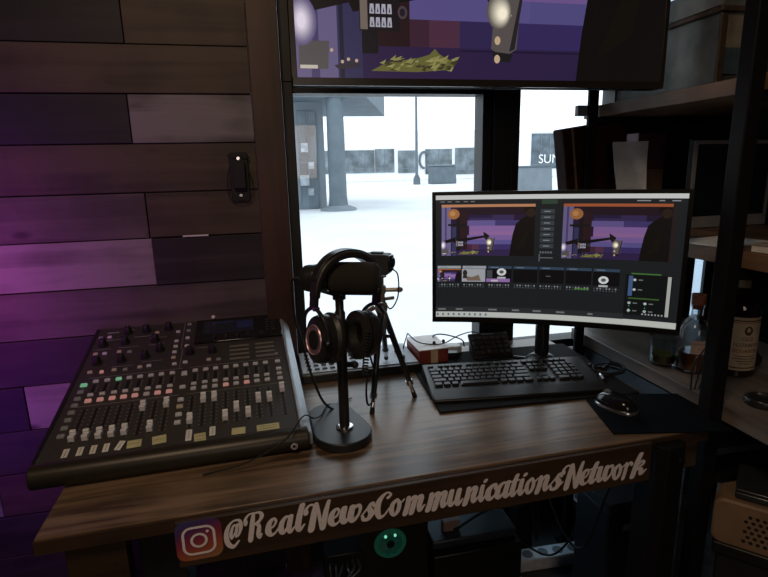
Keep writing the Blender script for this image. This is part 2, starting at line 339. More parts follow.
# lettering in a bold brush script, cut as pale film on the board
GLY = {
'@': [[(.95,.0,.12),(.6,-.28,.2),(.2,.0,.3),(.08,.6,.28),(.4,1.2,.14),(.85,1.25,.18),(1.02,.8,.24),(.9,.35,.14),(.76,.3,.1)], [(.72,.88,.12),(.52,.92,.14),(.38,.5,.22),(.46,.22,.14),(.64,.5,.1)], [(.78,.95,.18),(.72,.5,.2),(.74,.3,.16)]],
'R': [[(-.3,.95,.3),(-.34,1.25,.22),(-.1,1.58,.14),(.3,1.62,.14),(.7,1.6,.2),(.88,1.32,.3),(.74,.98,.22),(.42,.82,.12)], [(.22,1.5,.26),(.2,.8,.36),(.14,0,.38)], [(.45,.84,.14),(.72,.68,.26),(.72,.25,.34),(.84,.04,.22),(.98,.2,.1)]],
'e': [[(.1,.42,.12),(.4,.5,.12),(.54,.78,.14),(.38,.96,.16),(.16,.72,.28),(.14,.3,.34),(.32,.06,.22),(.55,.12,.12),(.74,.4,.1)]],
'a': [[(.58,.88,.14),(.36,.96,.16),(.15,.65,.28),(.14,.25,.3),(.3,.06,.2),(.54,.4,.12)], [(.64,.96,.28),(.6,.5,.3),(.6,.2,.28),(.72,.05,.2),(.92,.3,.1)]],
'l': [[(.22,1.7,.3),(.16,.8,.32),(.15,.3,.32),(.28,.06,.2),(.5,.35,.1)]],
'N': [[(-.42,1.0,.3),(-.44,1.3,.2),(-.24,1.58,.16),(.08,1.5,.18)], [(.12,1.6,.26),(.08,.8,.36),(.02,0,.4)], [(.16,1.6,.2),(.40,.8,.2),(.62,.05,.2)], [(.88,1.68,.22),(.80,.8,.32),(.72,0,.36)]],
'w': [[(.1,.95,.28),(.08,.4,.3),(.22,.08,.22),(.44,.4,.12)], [(.5,.95,.28),(.48,.4,.3),(.62,.08,.22),(.86,.4,.14),(.9,.8,.16),(.76,1.0,.18),(.66,.85,.1)]],
's': [[(.02,.3,.1),(.3,.75,.1),(.5,1.0,.16),(.6,.78,.14)], [(.42,.98,.14),(.36,.7,.24),(.52,.4,.3),(.42,.08,.24),(.16,.06,.18),(.08,.25,.16)], [(.5,.12,.14),(.75,.4,.08)]],
'C': [[(.72,1.2,.22),(.86,1.42,.16),(.62,1.64,.14),(.3,1.35,.28),(.12,.7,.38),(.3,.1,.28),(.62,.12,.14),(.9,.5,.1)]],
'o': [[(.42,.97,.16),(.15,.7,.28),(.14,.3,.3),(.34,.04,.18),(.56,.25,.26),(.6,.65,.26),(.42,.97,.16)], [(.58,.85,.1),(.72,.75,.1),(.88,.9,.1)]],
'm': [[(.1,.98,.22),(.12,.5,.28),(.06,0,.28)], [(.14,.55,.1),(.36,.97,.16),(.48,.85,.26),(.44,.4,.28),(.4,0,.28)], [(.48,.55,.1),(.7,.97,.16),(.82,.85,.26),(.78,.4,.28),(.86,.06,.2),(1.06,.35,.1)]],
'n': [[(.1,.98,.22),(.12,.5,.28),(.06,0,.28)], [(.14,.55,.1),(.36,.97,.16),(.5,.85,.26),(.46,.4,.28),(.54,.06,.2),(.76,.35,.1)]],
'u': [[(.1,.95,.28),(.08,.35,.3),(.22,.06,.2),(.46,.4,.12)], [(.54,.95,.28),(.52,.3,.3),(.64,.05,.2),(.84,.35,.1)]],
'i': [[(.12,.95,.28),(.1,.3,.3),(.22,.05,.2),(.42,.35,.1)], [(.22,1.32,.24),(.26,1.42,.24)]],
'c': [[(.5,.68,.2),(.42,.96,.16),(.15,.7,.28),(.14,.28,.3),(.32,.05,.2),(.6,.35,.1)]],
't': [[(.24,1.45,.24),(.16,.7,.3),(.14,.25,.3),(.26,.05,.2),(.46,.35,.1)], [(-.04,.95,.12),(.42,1.0,.12)]],
'r': [[(.1,.98,.22),(.12,.5,.28),(.06,0,.28)], [(.14,.55,.1),(.36,1.0,.16),(.54,.86,.24)]],
'k': [[(.2,1.65,.28),(.12,.8,.3),(.06,0,.3)], [(.12,.5,.1),(.4,.98,.14),(.54,.8,.18),(.26,.5,.12),(.48,.4,.26),(.54,.1,.2),(.8,.35,.1)]]}
LAY = [('@', -0.1121, -0.0826), ('R', -0.0784, -0.0452), ('e', -0.0425, -0.0194), ('a', -0.0194, 0.0085), ('l', 0.0103, 0.0285), ('N', 0.0267, 0.0748), ('e', 0.0701, 0.0955), ('w', 0.0917, 0.1326), ('s', 0.1317, 0.1597), ('C', 0.1588, 0.1911), ('o', 0.1872, 0.216), ('m', 0.213, 0.2564), ('m', 0.2584, 0.3048), ('u', 0.3037, 0.3352), ('n', 0.3352, 0.3693), ('i', 0.3693, 0.3865), ('c', 0.3833, 0.4082), ('a', 0.4039, 0.439), ('t', 0.4368, 0.4567), ('i', 0.4545, 0.4735), ('o', 0.4702, 0.4984), ('n', 0.4927, 0.5269), ('s', 0.5247, 0.5559), ('N', 0.5524, 0.6029), ('e', 0.5946, 0.6208), ('t', 0.6172, 0.64), ('w', 0.6352, 0.6753), ('o', 0.6741, 0.7024), ('r', 0.6974, 0.7223), ('k', 0.7185, 0.7575)]
def ribbon(mb, st, T, mi=0):
    P = [Vector((x, y, w)) for x, y, w in st]; Q = crom(P, 6); n = len(Q); vs = []; fs = []
    for i, p in enumerate(Q):
        d = (Q[min(i+1, n-1)]-Q[max(i-1, 0)]); d.z = 0; d.normalize(); nx, ny = -d.y, d.x; h = p.z/2
        vs += [T(p.x+nx*h, p.y+ny*h), T(p.x-nx*h, p.y-ny*h)]
    for i in range(n-1): fs.append((2*i, 2*i+1, 2*i+3, 2*i+2))
    for i in (0, n-1):
        p = Q[i]; b = len(vs)
        for k in range(10): a = 2*PI*k/10; vs.append(T(p.x+math.cos(a)*p.z/2, p.y+math.sin(a)*p.z/2))
        fs.append(tuple(range(b, b+10)))
    for f in fs: mb.nf += 1; mb.add([(vs[q][0], vs[q][1]-mb.nf*.000009, vs[q][2]) for q in f], [tuple(range(len(f)))], mi)
m = MB(); m.nf = 0; XH = .035; BASE = .6735
for g, x0, x1 in LAY:
    sts = GLY[g]; sh = .18; m.nf = 0
    xs = [x+sh*y+s*wd/2 for st in sts for x, y, wd in st for s in (-1, 1)]; a, b = min(xs), max(xs); x0, x1 = x0-.0012, x1+.0012; k = (x1-x0)/(b-a)
    for st in sts: ribbon(m, [(x, y, wd*1.07) for x, y, wd in st], lambda x, y: (x0+(x+sh*y-a)*k+.412, -.0002, BASE+.018*(1-(x0+.112)/.87)+(y if y < 1 else 1+(y-1)*.72)*XH))
m.flat('lettering', mat('pale_vinyl_lettering', (.94, .85, .87), .6, 0, .08, 200), desk, loc=(0, -.0155, 0))
# round-cornered camera emblem with the orange to purple blend
def igmat():
    mm, t, b = nodes('sunset_blend_print'); b.inputs['Roughness'].default_value = .5
    tc = t.nodes.new('ShaderNodeTexCoord'); sp = t.nodes.new('ShaderNodeSeparateXYZ'); t.links.new(tc.outputs['Object'], sp.inputs[0])
    a = t.nodes.new('ShaderNodeMath'); a.operation = 'MULTIPLY_ADD'; a.inputs[1].default_value = -.35; t.links.new(sp.outputs['X'], a.inputs[0]); t.links.new(sp.outputs['Z'], a.inputs[2])
    mr = t.nodes.new('ShaderNodeMapRange'); mr.inputs['From Min'].default_value = -.05; mr.inputs['From Max'].default_value = .045; t.links.new(a.outputs[0], mr.inputs['Value'])
    r = t.nodes.new('ShaderNodeValToRGB'); e = r.color_ramp.elements
    e[0].color = (.36, .20, .09, 1); e[1].color = (.06, .06, .20, 1)
    for p, c in ((.3, (.42, .10, .05, 1)), (.55, (.30, .035, .08, 1)), (.8, (.10, .035, .16, 1))): q = e.new(p); q.color = c
    t.links.new(mr.outputs[0], r.inputs['Fac']); t.links.new(r.outputs['Color'], b.inputs['Base Color']); return mm
m = MB(); m.prism(rrect(.077, .077, .016), -.0008, 0, 0, RX(PI/2))
PL = 1
def ringp(mb, o, i, mi, X, y):
    n = len(o); vs = [(x, z, y) for x, z in o]+[(x, z, y) for x, z in i]
    mb.add(vs, [(k, (k+1) % n, n+(k+1) % n, n+k) for k in range(n)], mi, X)
ringp(m, rrect(.056, .056, .016), rrect(.047, .047, .0115), 1, RX(PI/2), .0014)
circ = lambda r, n=28, cx=0, cy=0: [(cx+r*math.cos(2*PI*k/n), cy+r*math.sin(2*PI*k/n)) for k in range(n)]
ringp(m, circ(.0145), circ(.0100), 1, RX(PI/2), .0014)
m.add([(x, z, .0014) for x, z in circ(.0028, 14, .0150, .0155)], [tuple(range(14))], 1, RX(PI/2))
m.flat('camera_emblem', [igmat(), bpy.data.materials['pale_vinyl_lettering']], desk, loc=(.2560, -.0153, .7075))

# ================================================================== MIXING CONSOLE
MW, MD, HF, HB = .52, .565, .042, .148; TH = math.atan2(HB-HF, MD)
mix = thing('mixing_console', 'large black digital mixing console with rows of faders on the left of the desk', 'mixing console', (-.47, 1.025, .7505), .045)
def Tm(u, v, h=0): return TR(u, 0, HF) @ RX(TH) @ TR(0, v, h)
L = math.hypot(MD, HB-HF)
PAN = mat('charcoal_console_panel', (.048, .044, .041), .5, 0, .1, 300)
CBLK = mat('console_black_housing', (.012, .012, .012), .35, 0, .1, 100)
def yz(mb, poly, x0, x1, mi=0):
    """extrude a (y,z) side profile along x"""
    n = len(poly); vs = [(x0, y, z) for y, z in poly]+[(x1, y, z) for y, z in poly]
    mb.add(vs, [tuple(range(n)), tuple(reversed(range(n, 2*n)))]+[(i, n+i, n+(i+1) % n, (i+1) % n) for i in range(n)], mi)
m = MB(); yz(m, [(.02, .0), (MD-.02, .0), (MD, .03), (MD, HB-.004), (.0, HF-.004), (0, .008)], .006, MW-.020); m.build('housing', CBLK, mix, bev=.003)
m = MB(); m.tube([(.0, 0, 0), (MW+.0, 0, 0)], .0235, 24, smooth=False)
for x in (0, MW): m.ell((x, 0, 0), (.005, .0235, .0235))
m.build('front_rail', mat('dark_bronze_armrest', (.035, .030, .022), .38, .3, .1, 50), mix, loc=(0, -.006, .0245))
m = MB(); m.cyl((MW-.03, -.028, .022), (MW-.03, -.034, .022), .0075, n=20); m.cyl((MW-.03, -.031, .022), (MW-.03, -.0345, .022), .0035, n=12, mi=1)
m.build('headphone_jack', [CHR, BLK], mix)
m = MB(); m.box((.259, L/2, -.001), (MW-.014, L-.006, .004), 0, Tm(0, 0))
PK = mat('panel_print_grey', (.30, .29, .28), .6); SL = mat('fader_slot_black', (.004, .004, .004), .7)
FX = [.053, .078, .103, .127, .151, .176, .200, .225]; GX = [.279, .304, .328, .353, .377, .402, .426, .451, .482]
def pbox(u, v, wd, hd, mi, h=.0016, t=.0006): m.box((u, v, h), (wd, hd, t), mi, Tm(0, 0))
for x in FX+GX:
    pbox(x, .115, .0042, .118, 1)
    for k in range(9): pbox(x-.006, .062+k*.0135, .0035, .0009, 2); pbox(x+.006, .062+k*.0135, .0035, .0009, 2)
for x in FX+GX[:-1]: pbox(x, .258, .0065, .034, 1); [pbox(x+.0075, .244+k*.006, .003, .0008, 2) for k in range(5)]
for y in (.186, .306): pbox(.14, y, .215, .0008, 2); pbox(.38, y, .23, .0008, 2)
for x, y, wd, hd in ((.045, .545, .03, .006), (.09, .553, .018, .003), (.06, .500, .05, .0012), (.13, .505, .05, .0012), (.035, .45, .04, .001), (.10, .45, .05, .001), (.17, .45, .04, .001), (.10, .35, .05, .001), (.17, .49, .045, .001), (.236, .49, .0012, .16), (.24, .36, .0012, .1), (.29, .405, .03, .0012), (.17, .36, .05, .001)):
    pbox(x, y, wd, hd, 2)
for r in range(4):
    for x in (.387, .454):
        pbox(x, .327+r*.0225, .050, .0085, 3)
m.build('control_panel', [PAN, SL, PK, mat('assign_strip_beige', (.20, .18, .155), .6)], mix, smooth=False)
# side cheeks; the right one's pale blue paints in the window light on it
m = MB(); vs = []
for y, zb, zt in ((-.004, .004, HF+.006), (MD, .02, HB+.006)): vs += [(MW-.013, y, zb), (MW+.013, y, zb), (MW+.012, y, zt-.020), (MW-.006, y, zt), (MW-.013, y, zt)]
m.add(vs, [(4, 3, 2, 1, 0), (5, 6, 7, 8, 9)]+[(k, (k+1) % 5, 5+(k+1) % 5, 5+k) for k in range(5)]); m.build('side_cheek', mat('cheek_metal_window_sheen', (.42, .48, .54), .4, .3), mix, bev=.002)
m = MB(); yz(m, [(0, .004), (MD, .02), (MD, HB+.003), (.0, HF+.003)], -.004, .007); m.build('side_cheek', CBLK, mix, bev=.003)
# display with its bezel
m = MB(); m.box((.388, .495, .004), (.240, .142, .006), 0, Tm(0, 0)); m.build('display_bezel', mat('gloss_black_bezel', (.008, .009, .011), .12), mix, bev=.003)
m = MB(); m.box((.360, .508, .0076), (.140, .075, .001), 0, Tm(0, 0))
def sb(u, v, wd, hd, mi): m.box((u, v, .0083), (wd, hd, .0003), mi, Tm(0, 0))
sb(.302, .508, .012, .066, 1); sb(.345, .535, .06, .008, 2); sb(.348, .508, .055, .036, 3); sb(.405, .512, .045, .045, 2)
for k in range(3): sb(.302, .485+k*.022, .009, .012, 3)
m.build('display', [emit('display_dark_blue', (.010, .012, .035), .12), emit('display_grey', (.035, .04, .06), .12), emit('display_blue', (.03, .035, .13), .12), emit('display_black', (.003, .004, .008), .5)], mix, smooth=False)
m = MB()
for k in range(5):
    for j in range(2): m.box((.468+j*.016, .465+k*.016, .0076), (.010, .002, .001), 0, Tm(0, 0))
m.build('level_meter', mat('dim_meter_marks', (.05, .055, .07), .4), mix, smooth=False)
btn_m = {k: mat('button_'+n, c, .45, 0, .08, 100) for k, n, c in (('g', 'grey', (.66, .66, .70)), ('d', 'dark_grey', (.30, .31, .33)), ('w', 'pale_cream', (.62, .52, .40)))}
btn_m['r'] = emit('button_lit_coral', (.78, .34, .29), .42); btn_m['n'] = emit('button_lit_green', (.25, .62, .36), .5)
_bm = {}
def button(u, v, wd=.0135, hd=.0095, k='g'):
    key = (wd, hd, k)
    if key not in _bm:
        b = MB().box((0, 0, .0025), (wd, hd, .005), taper=.86).build('button', btn_m[k], mix, bev=.0008); _bm[key] = b
    else: b = _bm[key].copy(); C.objects.link(b)
    b.matrix_local = Tm(u, v, .001); return b
for i, x in enumerate(FX):
    button(x, .287, k='n' if i == 2 else 'g'); button(x, .229, hd=.008); button(x, .205, .014, .011, k='g' if i == 5 else 'r')
for i, x in enumerate(GX): button(x, .287); button(x, .228 if i else .226, hd=.008); button(x, .205, .0135, .010, k='r' if i in (3, 5) else 'g')
button(.482, .250)
for i, v in enumerate((.275, .246, .218, .192, .165, .138, .110, .083)): button(.029, v, .015, .011, 'n' if i == 0 else 'd')
for v, k in ((.278, 'g'), (.217, 'g'), (.164, 'g'), (.137, 'w'), (.107, 'g'), (.078, 'g')): button(.254, v, .0145, .011 if v < .27 else .016, k)
for u, v, k in ((.024, .425, 'w'), (.046, .424, 'g'), (.081, .426, 'w'), (.107, .42, 'd'), (.03, .333, 'w'), (.085, .333, 'w'), (.111, .329, 'd'), (.144, .333, 'w'), (.165, .335, 'g'),
                (.221, .455, 'g'), (.221, .424, 'g'), (.221, .393, 'g'), (.221, .364, 'w'), (.226, .330, 'g'), (.252, .333, 'g'), (.221, .511, 'g'), (.249, .467, 'g'), (.250, .421, 'g'), (.019, .517, 'd'), (.041, .517, 'g'), (.164, .518, 'w'), (.249, .553, 'd'), (.310, .334, 'w'), (.334, .330, 'd'), (.249, .512, 'd')): button(u, v, .012, .0085, k)
button(.057, .329, .009, .009, 'r')
for x in GX[-1:]: button(x, .325, .009, .006, 'd')
kn0 = None
def knob(u, v, s=1.0):
    global kn0
    if kn0 is None:
        a = MB().lathe([(.0125, 0), (.0125, .003), (.0098, .004), (.0082, .019), (.0070, .0205), (0, .0205)], 24).build('knob', BLK, mix)
        MB().box((0, .004, .0207), (.0012, .007, .0006)).build('pointer', GREYP, a, smooth=False); kn0 = a; k = a
    else: k = copy_tree(kn0, mix)
    k.matrix_local = Tm(u, v, .001) @ Matrix.Scale(s, 4)
for u, v in ((.086, .535), (.134, .535), (.193, .538), (.033, .474), (.088, .475), (.165, .471), (.183, .414), (.150, .384), (.094, .377), (.037, .378), (.261, .381), (.318, .377)): knob(u, v)
for u in (.321, .353, .383, .413, .448): knob(u, .440, .72)
# fader caps
CAPM = [mat('fader_cap_grey', (.72, .72, .78), .4), mat('fader_cap_line', (.95, .94, .92), .4)]
cap = MB()
pf = [(-.0125, 0), (-.0120, .011), (-.0075, .0125), (-.0025, .0085), (.0025, .0085), (.0075, .0125), (.0120, .011), (.0125, 0)]
yz(cap, pf, -.0058, .0058, 0); cap.box((0, .0072, .0130), (.0112, .0085, .0012), 1)
c0 = cap.build('fader_cap', CAPM, mix, bev=.0006)
vl = [.072, .070, .070, .070, .071, .150, .071, .152]; vr = [.079, .153, .153, .074, .101, .075, .125, .123, .156]
for i, (x, v) in enumerate(zip(FX+GX, vl+vr)):
    c = c0 if i == 0 else c0.copy()
    if i: C.objects.link(c)
    c.matrix_local = Tm(x, v+.002, .0015)
# hand-written strips along the front edge
WT, YT, INK = mat('white_tape', (.80, .78, .74), .8), mat('yellow_note_paper', (.58, .55, .30), .8), mat('pen_ink', (.02, .02, .03), .7)
def strip(u, v, wd, hd, ym, rot=0, lines=2, vert=False):
    T = Tm(u, v, .0020) @ RZ(rot); q = MB(); q.box((0, 0, 0), (wd, hd, .0004), 0, T)
    for k in range(lines):
        n = 7; pts = []
        for j in range(n):
            a = (j/(n-1)-.5)*(hd if vert else wd)*.75; b = ((k+.5)/lines-.5)*(wd if vert else hd)*.8 + (.0016 if j % 2 else -.0010)
            pts.append((b, a, .0005) if vert else (a, b, .0005))
        q.tube(pts, .00032, 4, 1, False, T)
    q.build('note_strip', [YT if ym else WT, INK], mix, smooth=False)
for u in (.051, .077, .101, .124): strip(u, .027, .011, .026, 0, 0, 1, True)
strip(.149, .028, .012, .028, 0, -.25, 1, True); strip(.176, .027, .027, .024, 1, .05, 1); strip(.223, .029, .027, .026, 1, .12, 1)
strip(.280, .030, .012, .036, 0, 0, 1, True); strip(.303, .016, .023, .030, 1, .08, 2); strip(.327, .033, .012, .030, 0, 0, 1, True)
strip(.380, .021, .028, .022, 1, -.04, 0); strip(.441, .020, .047, .021, 1, 0, 2)
# thin lead lying over the console's right corner
ld = MB(); ld.tube([(-.16, .985, .7525), (-.08, .985, .765), (.0, .995, .797), (.045, 1.06, .815), (.070, 1.11, .783), (.090, 1.14, .7735), (.110, 1.19, .7735), (.14, 1.235, .7545), (.18, 1.26, .7530)], .0016, 6)
tag(ld.build('thin_cable', RUB), 'thin black cable trailing over the front right corner of the mixing console', 'cable')
# small pale thing on the wall side of the console
q = MB(); q.lathe([(.006, 0), (.005, .003), (.003, .005), (0, .006)], 14); tag(q.build('adhesive_putty', WHITE, loc=(-.178, 1.585, .9115), rot=(PI/2, 0, 0)), 'tiny pale blob on the wall behind the top edge of the mixing console', 'putty')
# ================================================================== DESKTOP MICROPHONE ON ITS STAND
mic = thing('microphone_stand', 'black desktop microphone stand with a heavy rounded base carrying the studio microphone', 'microphone stand', (.135, 1.072, .7505))
def hull(pts):
    pts = sorted(set((round(x, 5), round(y, 5)) for x, y in pts)); cr = lambda o, a, b: (a[0]-o[0])*(b[1]-o[1])-(a[1]-o[1])*(b[0]-o[0])
    lo = []; up = []
    for p in pts:
        while len(lo) > 1 and cr(lo[-2], lo[-1], p) <= 0: lo.pop()
        lo.append(p)
    for p in reversed(pts):
        while len(up) > 1 and cr(up[-2], up[-1], p) <= 0: up.pop()
        up.append(p)
    return lo[:-1]+up[:-1]
base = hull(circ(.064, 40, -.006, -.012)+circ(.052, 40, -.020, .085))
m = MB(); m.prism(base, 0, .020); m.build('base', mat('slate_black_coating', (.022, .025, .030), .42, .2, .1, 200, .1), mic, bev=.003)
m = MB(); m.lathe([(.019, .020), (.019, .024), (.013, .026)], 28); m.build('flange', CHR, mic)
m = MB(); m.lathe([(.0115, .022), (.0115, .285), (.009, .29), (.009, .312), (.014, .315), (.014, .325)], 24); m.build('pole', BLK2, mic)
m = MB(); m.cyl((.006, -.004, .17), (.024, -.012, .17), .006); m.ell((.026, -.013, .17), (.008, .008, .008)); m.build('clamp_knob', BLK2, mic)
# V-shaped yoke
ax = Vector((.936, -.352, 0)).normalized()
mq = thing('studio_microphone', 'dark brown-black broadcast microphone in a foam cover lying across the top of its stand', 'microphone', (.135, 1.066, 1.0765), math.atan2(ax.y, ax.x))
m = MB(); m.lathe([(0, -.022), (.024, -.021), (.0335, -.014), (.0345, 0), (.0345, .068), (.033, .078), (.026, .085), (0, .088)], 36, 0, RY(PI/2))
m.build('foam_windscreen', FOAM, mq, loc=(0, 0, .034))
m = MB(); m.lathe([(0, -.080), (.020, -.079), (.0265, -.072), (.0285, -.064), (.0285, -.022)], 36, 0, RY(PI/2)); m.lathe([(.0298, -.05), (.0298, -.046)], 36, 0, RY(PI/2))
m.build('body', BLK2, mq, loc=(0, 0, .034))
m = MB()
for s in (-1, 1): m.tube([(0, 0, .001), (s*.026-.008, 0, .010), (s*.040-.010, 0, .034)], .0042, 8, smooth=False)
m.build('yoke', BLK2, mq, loc=(-.012, 0, -.001))
for s in (-1, 1): m = MB(); m.cyl((-.024, s*.0285, .034), (-.024, s*.042, .034), .008); m.build('yoke_screw', BLK2, mq)
m = MB(); m.tube([(-.078, 0, .034), (-.100, 0, .03), (-.105, .01, -.01), (-.11, .03, -.06), (-.10, .04, -.12), (-.09, .06, -.20), (-.07, .08, -.28), (-.04, .10, -.318)], .003, 8); m.build('lead', RUB, mq)

# ================================================================== HEADPHONES hung over the microphone
hp = thing('headphones', 'black studio headphones hung over the microphone, with a pink-rimmed ear cup', 'headphones', (.141, 1.06, .986), 0); hp.rotation_euler = (0, math.radians(7), math.radians(27))
RINGM = mat('rose_metal_ring', (.60, .40, .47), .3, .5)
for s in (-1, 1):
    T = RZ(0) @ TR(s*.060, 0, 0) @ RY(s*PI/2) @ RX(0)
    m = MB(); m.lathe([(.030, -.014), (.043, -.013), (.0435, 0), (.041, .010), (.034, .0155), (0, .0165)], 36, 0, T, 1.18, 1.0)
    c = m.build('ear_cup', BLK2, hp)
    m = MB(); m.lathe([(.018, -.014), (.040, -.014), (.046, -.022), (.045, -.031), (.034, -.036), (.024, -.030), (.018, -.014)], 36, 0, T, 1.18, 1.0); m.build('ear_pad', LEATH, hp)
    m = MB(); m.lathe([(.0262, .0160), (.0274, .0182), (.0288, .0160)], 36, 0, T, 1.10, 1.0); m.build('rim_ring', RINGM, c)
    m = MB(); m.lathe([(.018, .0165), (.018, .0175), (0, .0178)], 28, 0, T, 1.1, 1); m.build('cap_plate', RUB, c)
    m = MB()   # yoke arm and slider
    m.tube([(s*.070, -.046, .006), (s*.077, -.036, .046), (s*.079, 0, .066), (s*.077, .036, .046), (s*.070, .046, .006)], .0045, 8)
    m.box((s*.080, 0, .080), (.010, .020, .034)); m.build('yoke', BLK2, hp, bev=.001)
    m = MB(); m.cyl((s*.076, -.012, .066), (s*.088, -.012, .066), .0045, n=12); m.cyl((s*.074, -.047, .004), (s*.082, -.050, .004), .0045, n=12); m.build('hinge_pin', CHR, hp)
def band(mb, R, w, t, z0, top, a0=0, a1=PI, n=28):
    vs = []; fs = []
    for i in range(n+1):
        a = a0+(a1-a0)*i/n; x = -R*math.cos(a); z = z0+(top-z0)*math.sin(a)**.75; sc = .62+.38*math.sin(a)
        nx, nz = -math.cos(a), math.sin(a)
        for dy, dn in ((-1, -1), (1, -1), (1, 1), (-1, 1)): vs.append((x+nx*dn*t/2, dy*w/2*sc, z+nz*dn*t/2))
    for i in range(n):
        for k in range(4): fs.append((i*4+k, i*4+(k+1) % 4, i*4+4+(k+1) % 4, i*4+4+k))
    fs += [(3, 2, 1, 0), (n*4, n*4+1, n*4+2, n*4+3)]; mb.add(vs, fs)
m = MB(); band(m, .079, .036, .015, .085, .176); hb = m.build('headband', LEATH, hp, bev=.004)
m = MB(); band(m, .0865, .026, .003, .088, .185, .25, PI-.25); m.build('band_spring', BLK2, hb, bev=.001)
m = MB()
for i in range(15):
    z = .02-i*.0065; m.tube([(.030+.006*math.cos(a), -.040+.006*math.sin(a), z-.0065*a/(2*PI)) for a in [k*PI/3 for k in range(7)]], .0018, 6, smooth=False)
m.tube([(.035, -.035, .02), (.05, -.02, .03), (.062, 0, .03)], .002, 6); m.tube([(.036, -.04, -.078), (.034, -.045, -.12), (.050, -.035, -.150), (.075, -.02, -.145), (.085, -.01, -.10), (.072, 0, -.047)], .0022, 6)
m.build('coiled_lead', RUB, hp)

# ================================================================== MINI TRIPOD + ACTION CAMERA
tp = thing('mini_tripod', 'small black tripod with silver head standing behind the microphone', 'tripod', (.262, 1.25, .7505))
apex = Vector((0, 0, .245))
for fx, fy, fz in ((.214, 1.162, .7505), (.341, 1.228, .7505), (.313, 1.44, .7835)):
    f = Vector((fx-.262, fy-1.25, fz-.7505)); d = (apex-f)
    m = MB(); m.cyl(f+d*.16, apex, .0072, .0085, 12); lg = m.build('leg', BLK2, tp)
    m = MB(); m.cyl(f+d*.05, f+d*.20, .0052, .0052, 12); m.cyl(f+d*.14, f+d*.19, .0092, .0092, 12); m.build('leg_collar', CHR, lg)
    m = MB(); m.cyl(f+Vector((0, 0, .0)), f+d*.06, .0065, .0055, 12); m.build('rubber_foot', RUB, lg)
m = MB(); m.lathe([(.010, .22), (.016, .235), (.016, .25), (.010, .256), (.010, .275), (.013, .28), (.013, .296), (.008, .30), (.008, .318), (.015, .319), (.015, .324)], 20); m.cyl((0, 0, .286), (.042, -.01, .286), .0055); m.cyl((.005, 0, .262), (.034, .006, .262), .0045); m.ell((.045, -.011, .286), (.009, .007, .007))
m.build('head', mat('champagne_metal', (.42, .38, .33), .35, .7), tp)
m = MB(); m.tube([(-.020, -.01, .245), (-.05, -.02, .232), (-.075, -.035, .220)], .006, 10, smooth=False); m.build('pan_handle', mat('dusty_pink_handle', (.30, .20, .18), .5), tp)
gp = thing('action_camera', 'small dark action camera mounted on top of the tripod', 'camera', (.254, 1.25, 1.0755), math.radians(-30))
m = MB(); m.prism(rrect(.070, .050, .008), -.019, .019, 0, TR(0, 0, .028) @ RX(PI/2)); m.build('body', mat('slate_rubber_housing', (.035, .036, .038), .5), gp, bev=.002)
m = MB(); m.box((.0345, 0, .030), (.008, .034, .040)); m.cyl((.036, 0, .032), (.044, 0, .032), .0125, n=20); m.build('lens_block', mat('gloss_lens', (.01, .011, .014), .08), gp, bev=.002)
m = MB(); m.box((-.008, -.0195, .026), (.016, .001, .024)); m.build('side_screen', mat('grey_screen', (.16, .18, .2), .2), gp)
m = MB(); m.box((0, .004, .055), (.030, .016, .004)); m.build('shutter_button', BLK2, gp, bev=.001)
m = MB(); m.tube([(.040, -.012, .020), (.058, -.018, .005), (.055, -.01, -.05), (.032, 0, -.085), (.012, .004, -.06)], .0018, 8); m.build('lead', RUB, gp)

# ================================================================== CONTROLLER at the back of the desk
ctl = thing('pad_controller', 'flat silver-grey button controller with black front edge lying behind the microphone', 'controller', (.062, 1.388, .7505), .01)
m = MB(); m.box((.172, .095, .012), (.344, .190, .024)); m.build('body', BLK2, ctl, bev=.003)
m = MB(); m.box((.172, .100, .0255), (.336, .172, .003)); m.build('top_plate', mat('silver_grey_plate', (.50, .56, .64), .5, .1), ctl, bev=.001)
kk = None
for r in range(5):
    for c in range(7):
        if kk is None: kk = MB().box((0, 0, .0025), (.015, .007, .005), taper=.85).build('button', mat('dark_slate_key', (.10, .12, .15), .45), ctl, bev=.0008); q = kk
        else: q = kk.copy(); C.objects.link(q)
        q.location = (.024+c*.022, .032+r*.030, .027)
for x, y in ((.30, .05), (.30, .11)):
    MB().lathe([(.009, 0), (.008, .012), (0, .0125)], 20).build('knob', BLK2, ctl, loc=(x, y, .027))

# ================================================================== BOX, ADAPTER
bx = thing('cardboard_box', 'red and white cardboard box with a cream band beside the keyboard', 'box', (.412, 1.430, .7565), .03)
m = MB(); m.box((.046, .066, .021), (.092, .132, .042)); m.build('carton', [mat('red_card', (.20, .035, .025), .6)], bx, bev=.001)
m = MB(); m.box((.046, .066, .0435), (.094, .134, .003)); m.build('lid', WHITE, bx, bev=.0008)
m = MB(); m.box((.047, -.0008, .021), (.022, .0012, .041)); m.build('band', mat('cream_label', (.50, .40, .28), .7), bx)
ad = thing('power_adapter', 'small white and black power adapter with a looped cable beside the red box', 'adapter', (.545, 1.515, .7565), -.2)
m = MB(); m.prism(rrect(.058, .042, .012), 0, .022); m.build('body', WHITE, ad, bev=.004)
m = MB(); m.prism(rrect(.034, .030, .006), 0, .016); m.build('plug', BLK2, ad, bev=.002, loc=(-.006, -.046, 0))
m = MB(); m.tube([(-.03, 0, .02), (-.06, .01, .045), (-.04, .02, .052), (0, .02, .045), (.035, .02, .03), (.045, .035, .004)], .0022, 8); m.build('lead', RUB, ad)
cb = MB(); cb.tube([(.395, 1.50, .835), (.42, 1.48, .812), (.46, 1.47, .803), (.50, 1.46, .806), (.56, 1.50, .812), (.62, 1.53, .810), (.66, 1.535, .79), (.68, 1.54, .757)], .0018, 8); cb.tube([(.395, 1.50, .835), (.388, 1.52, .79), (.385, 1.53, .757)], .0018, 8)
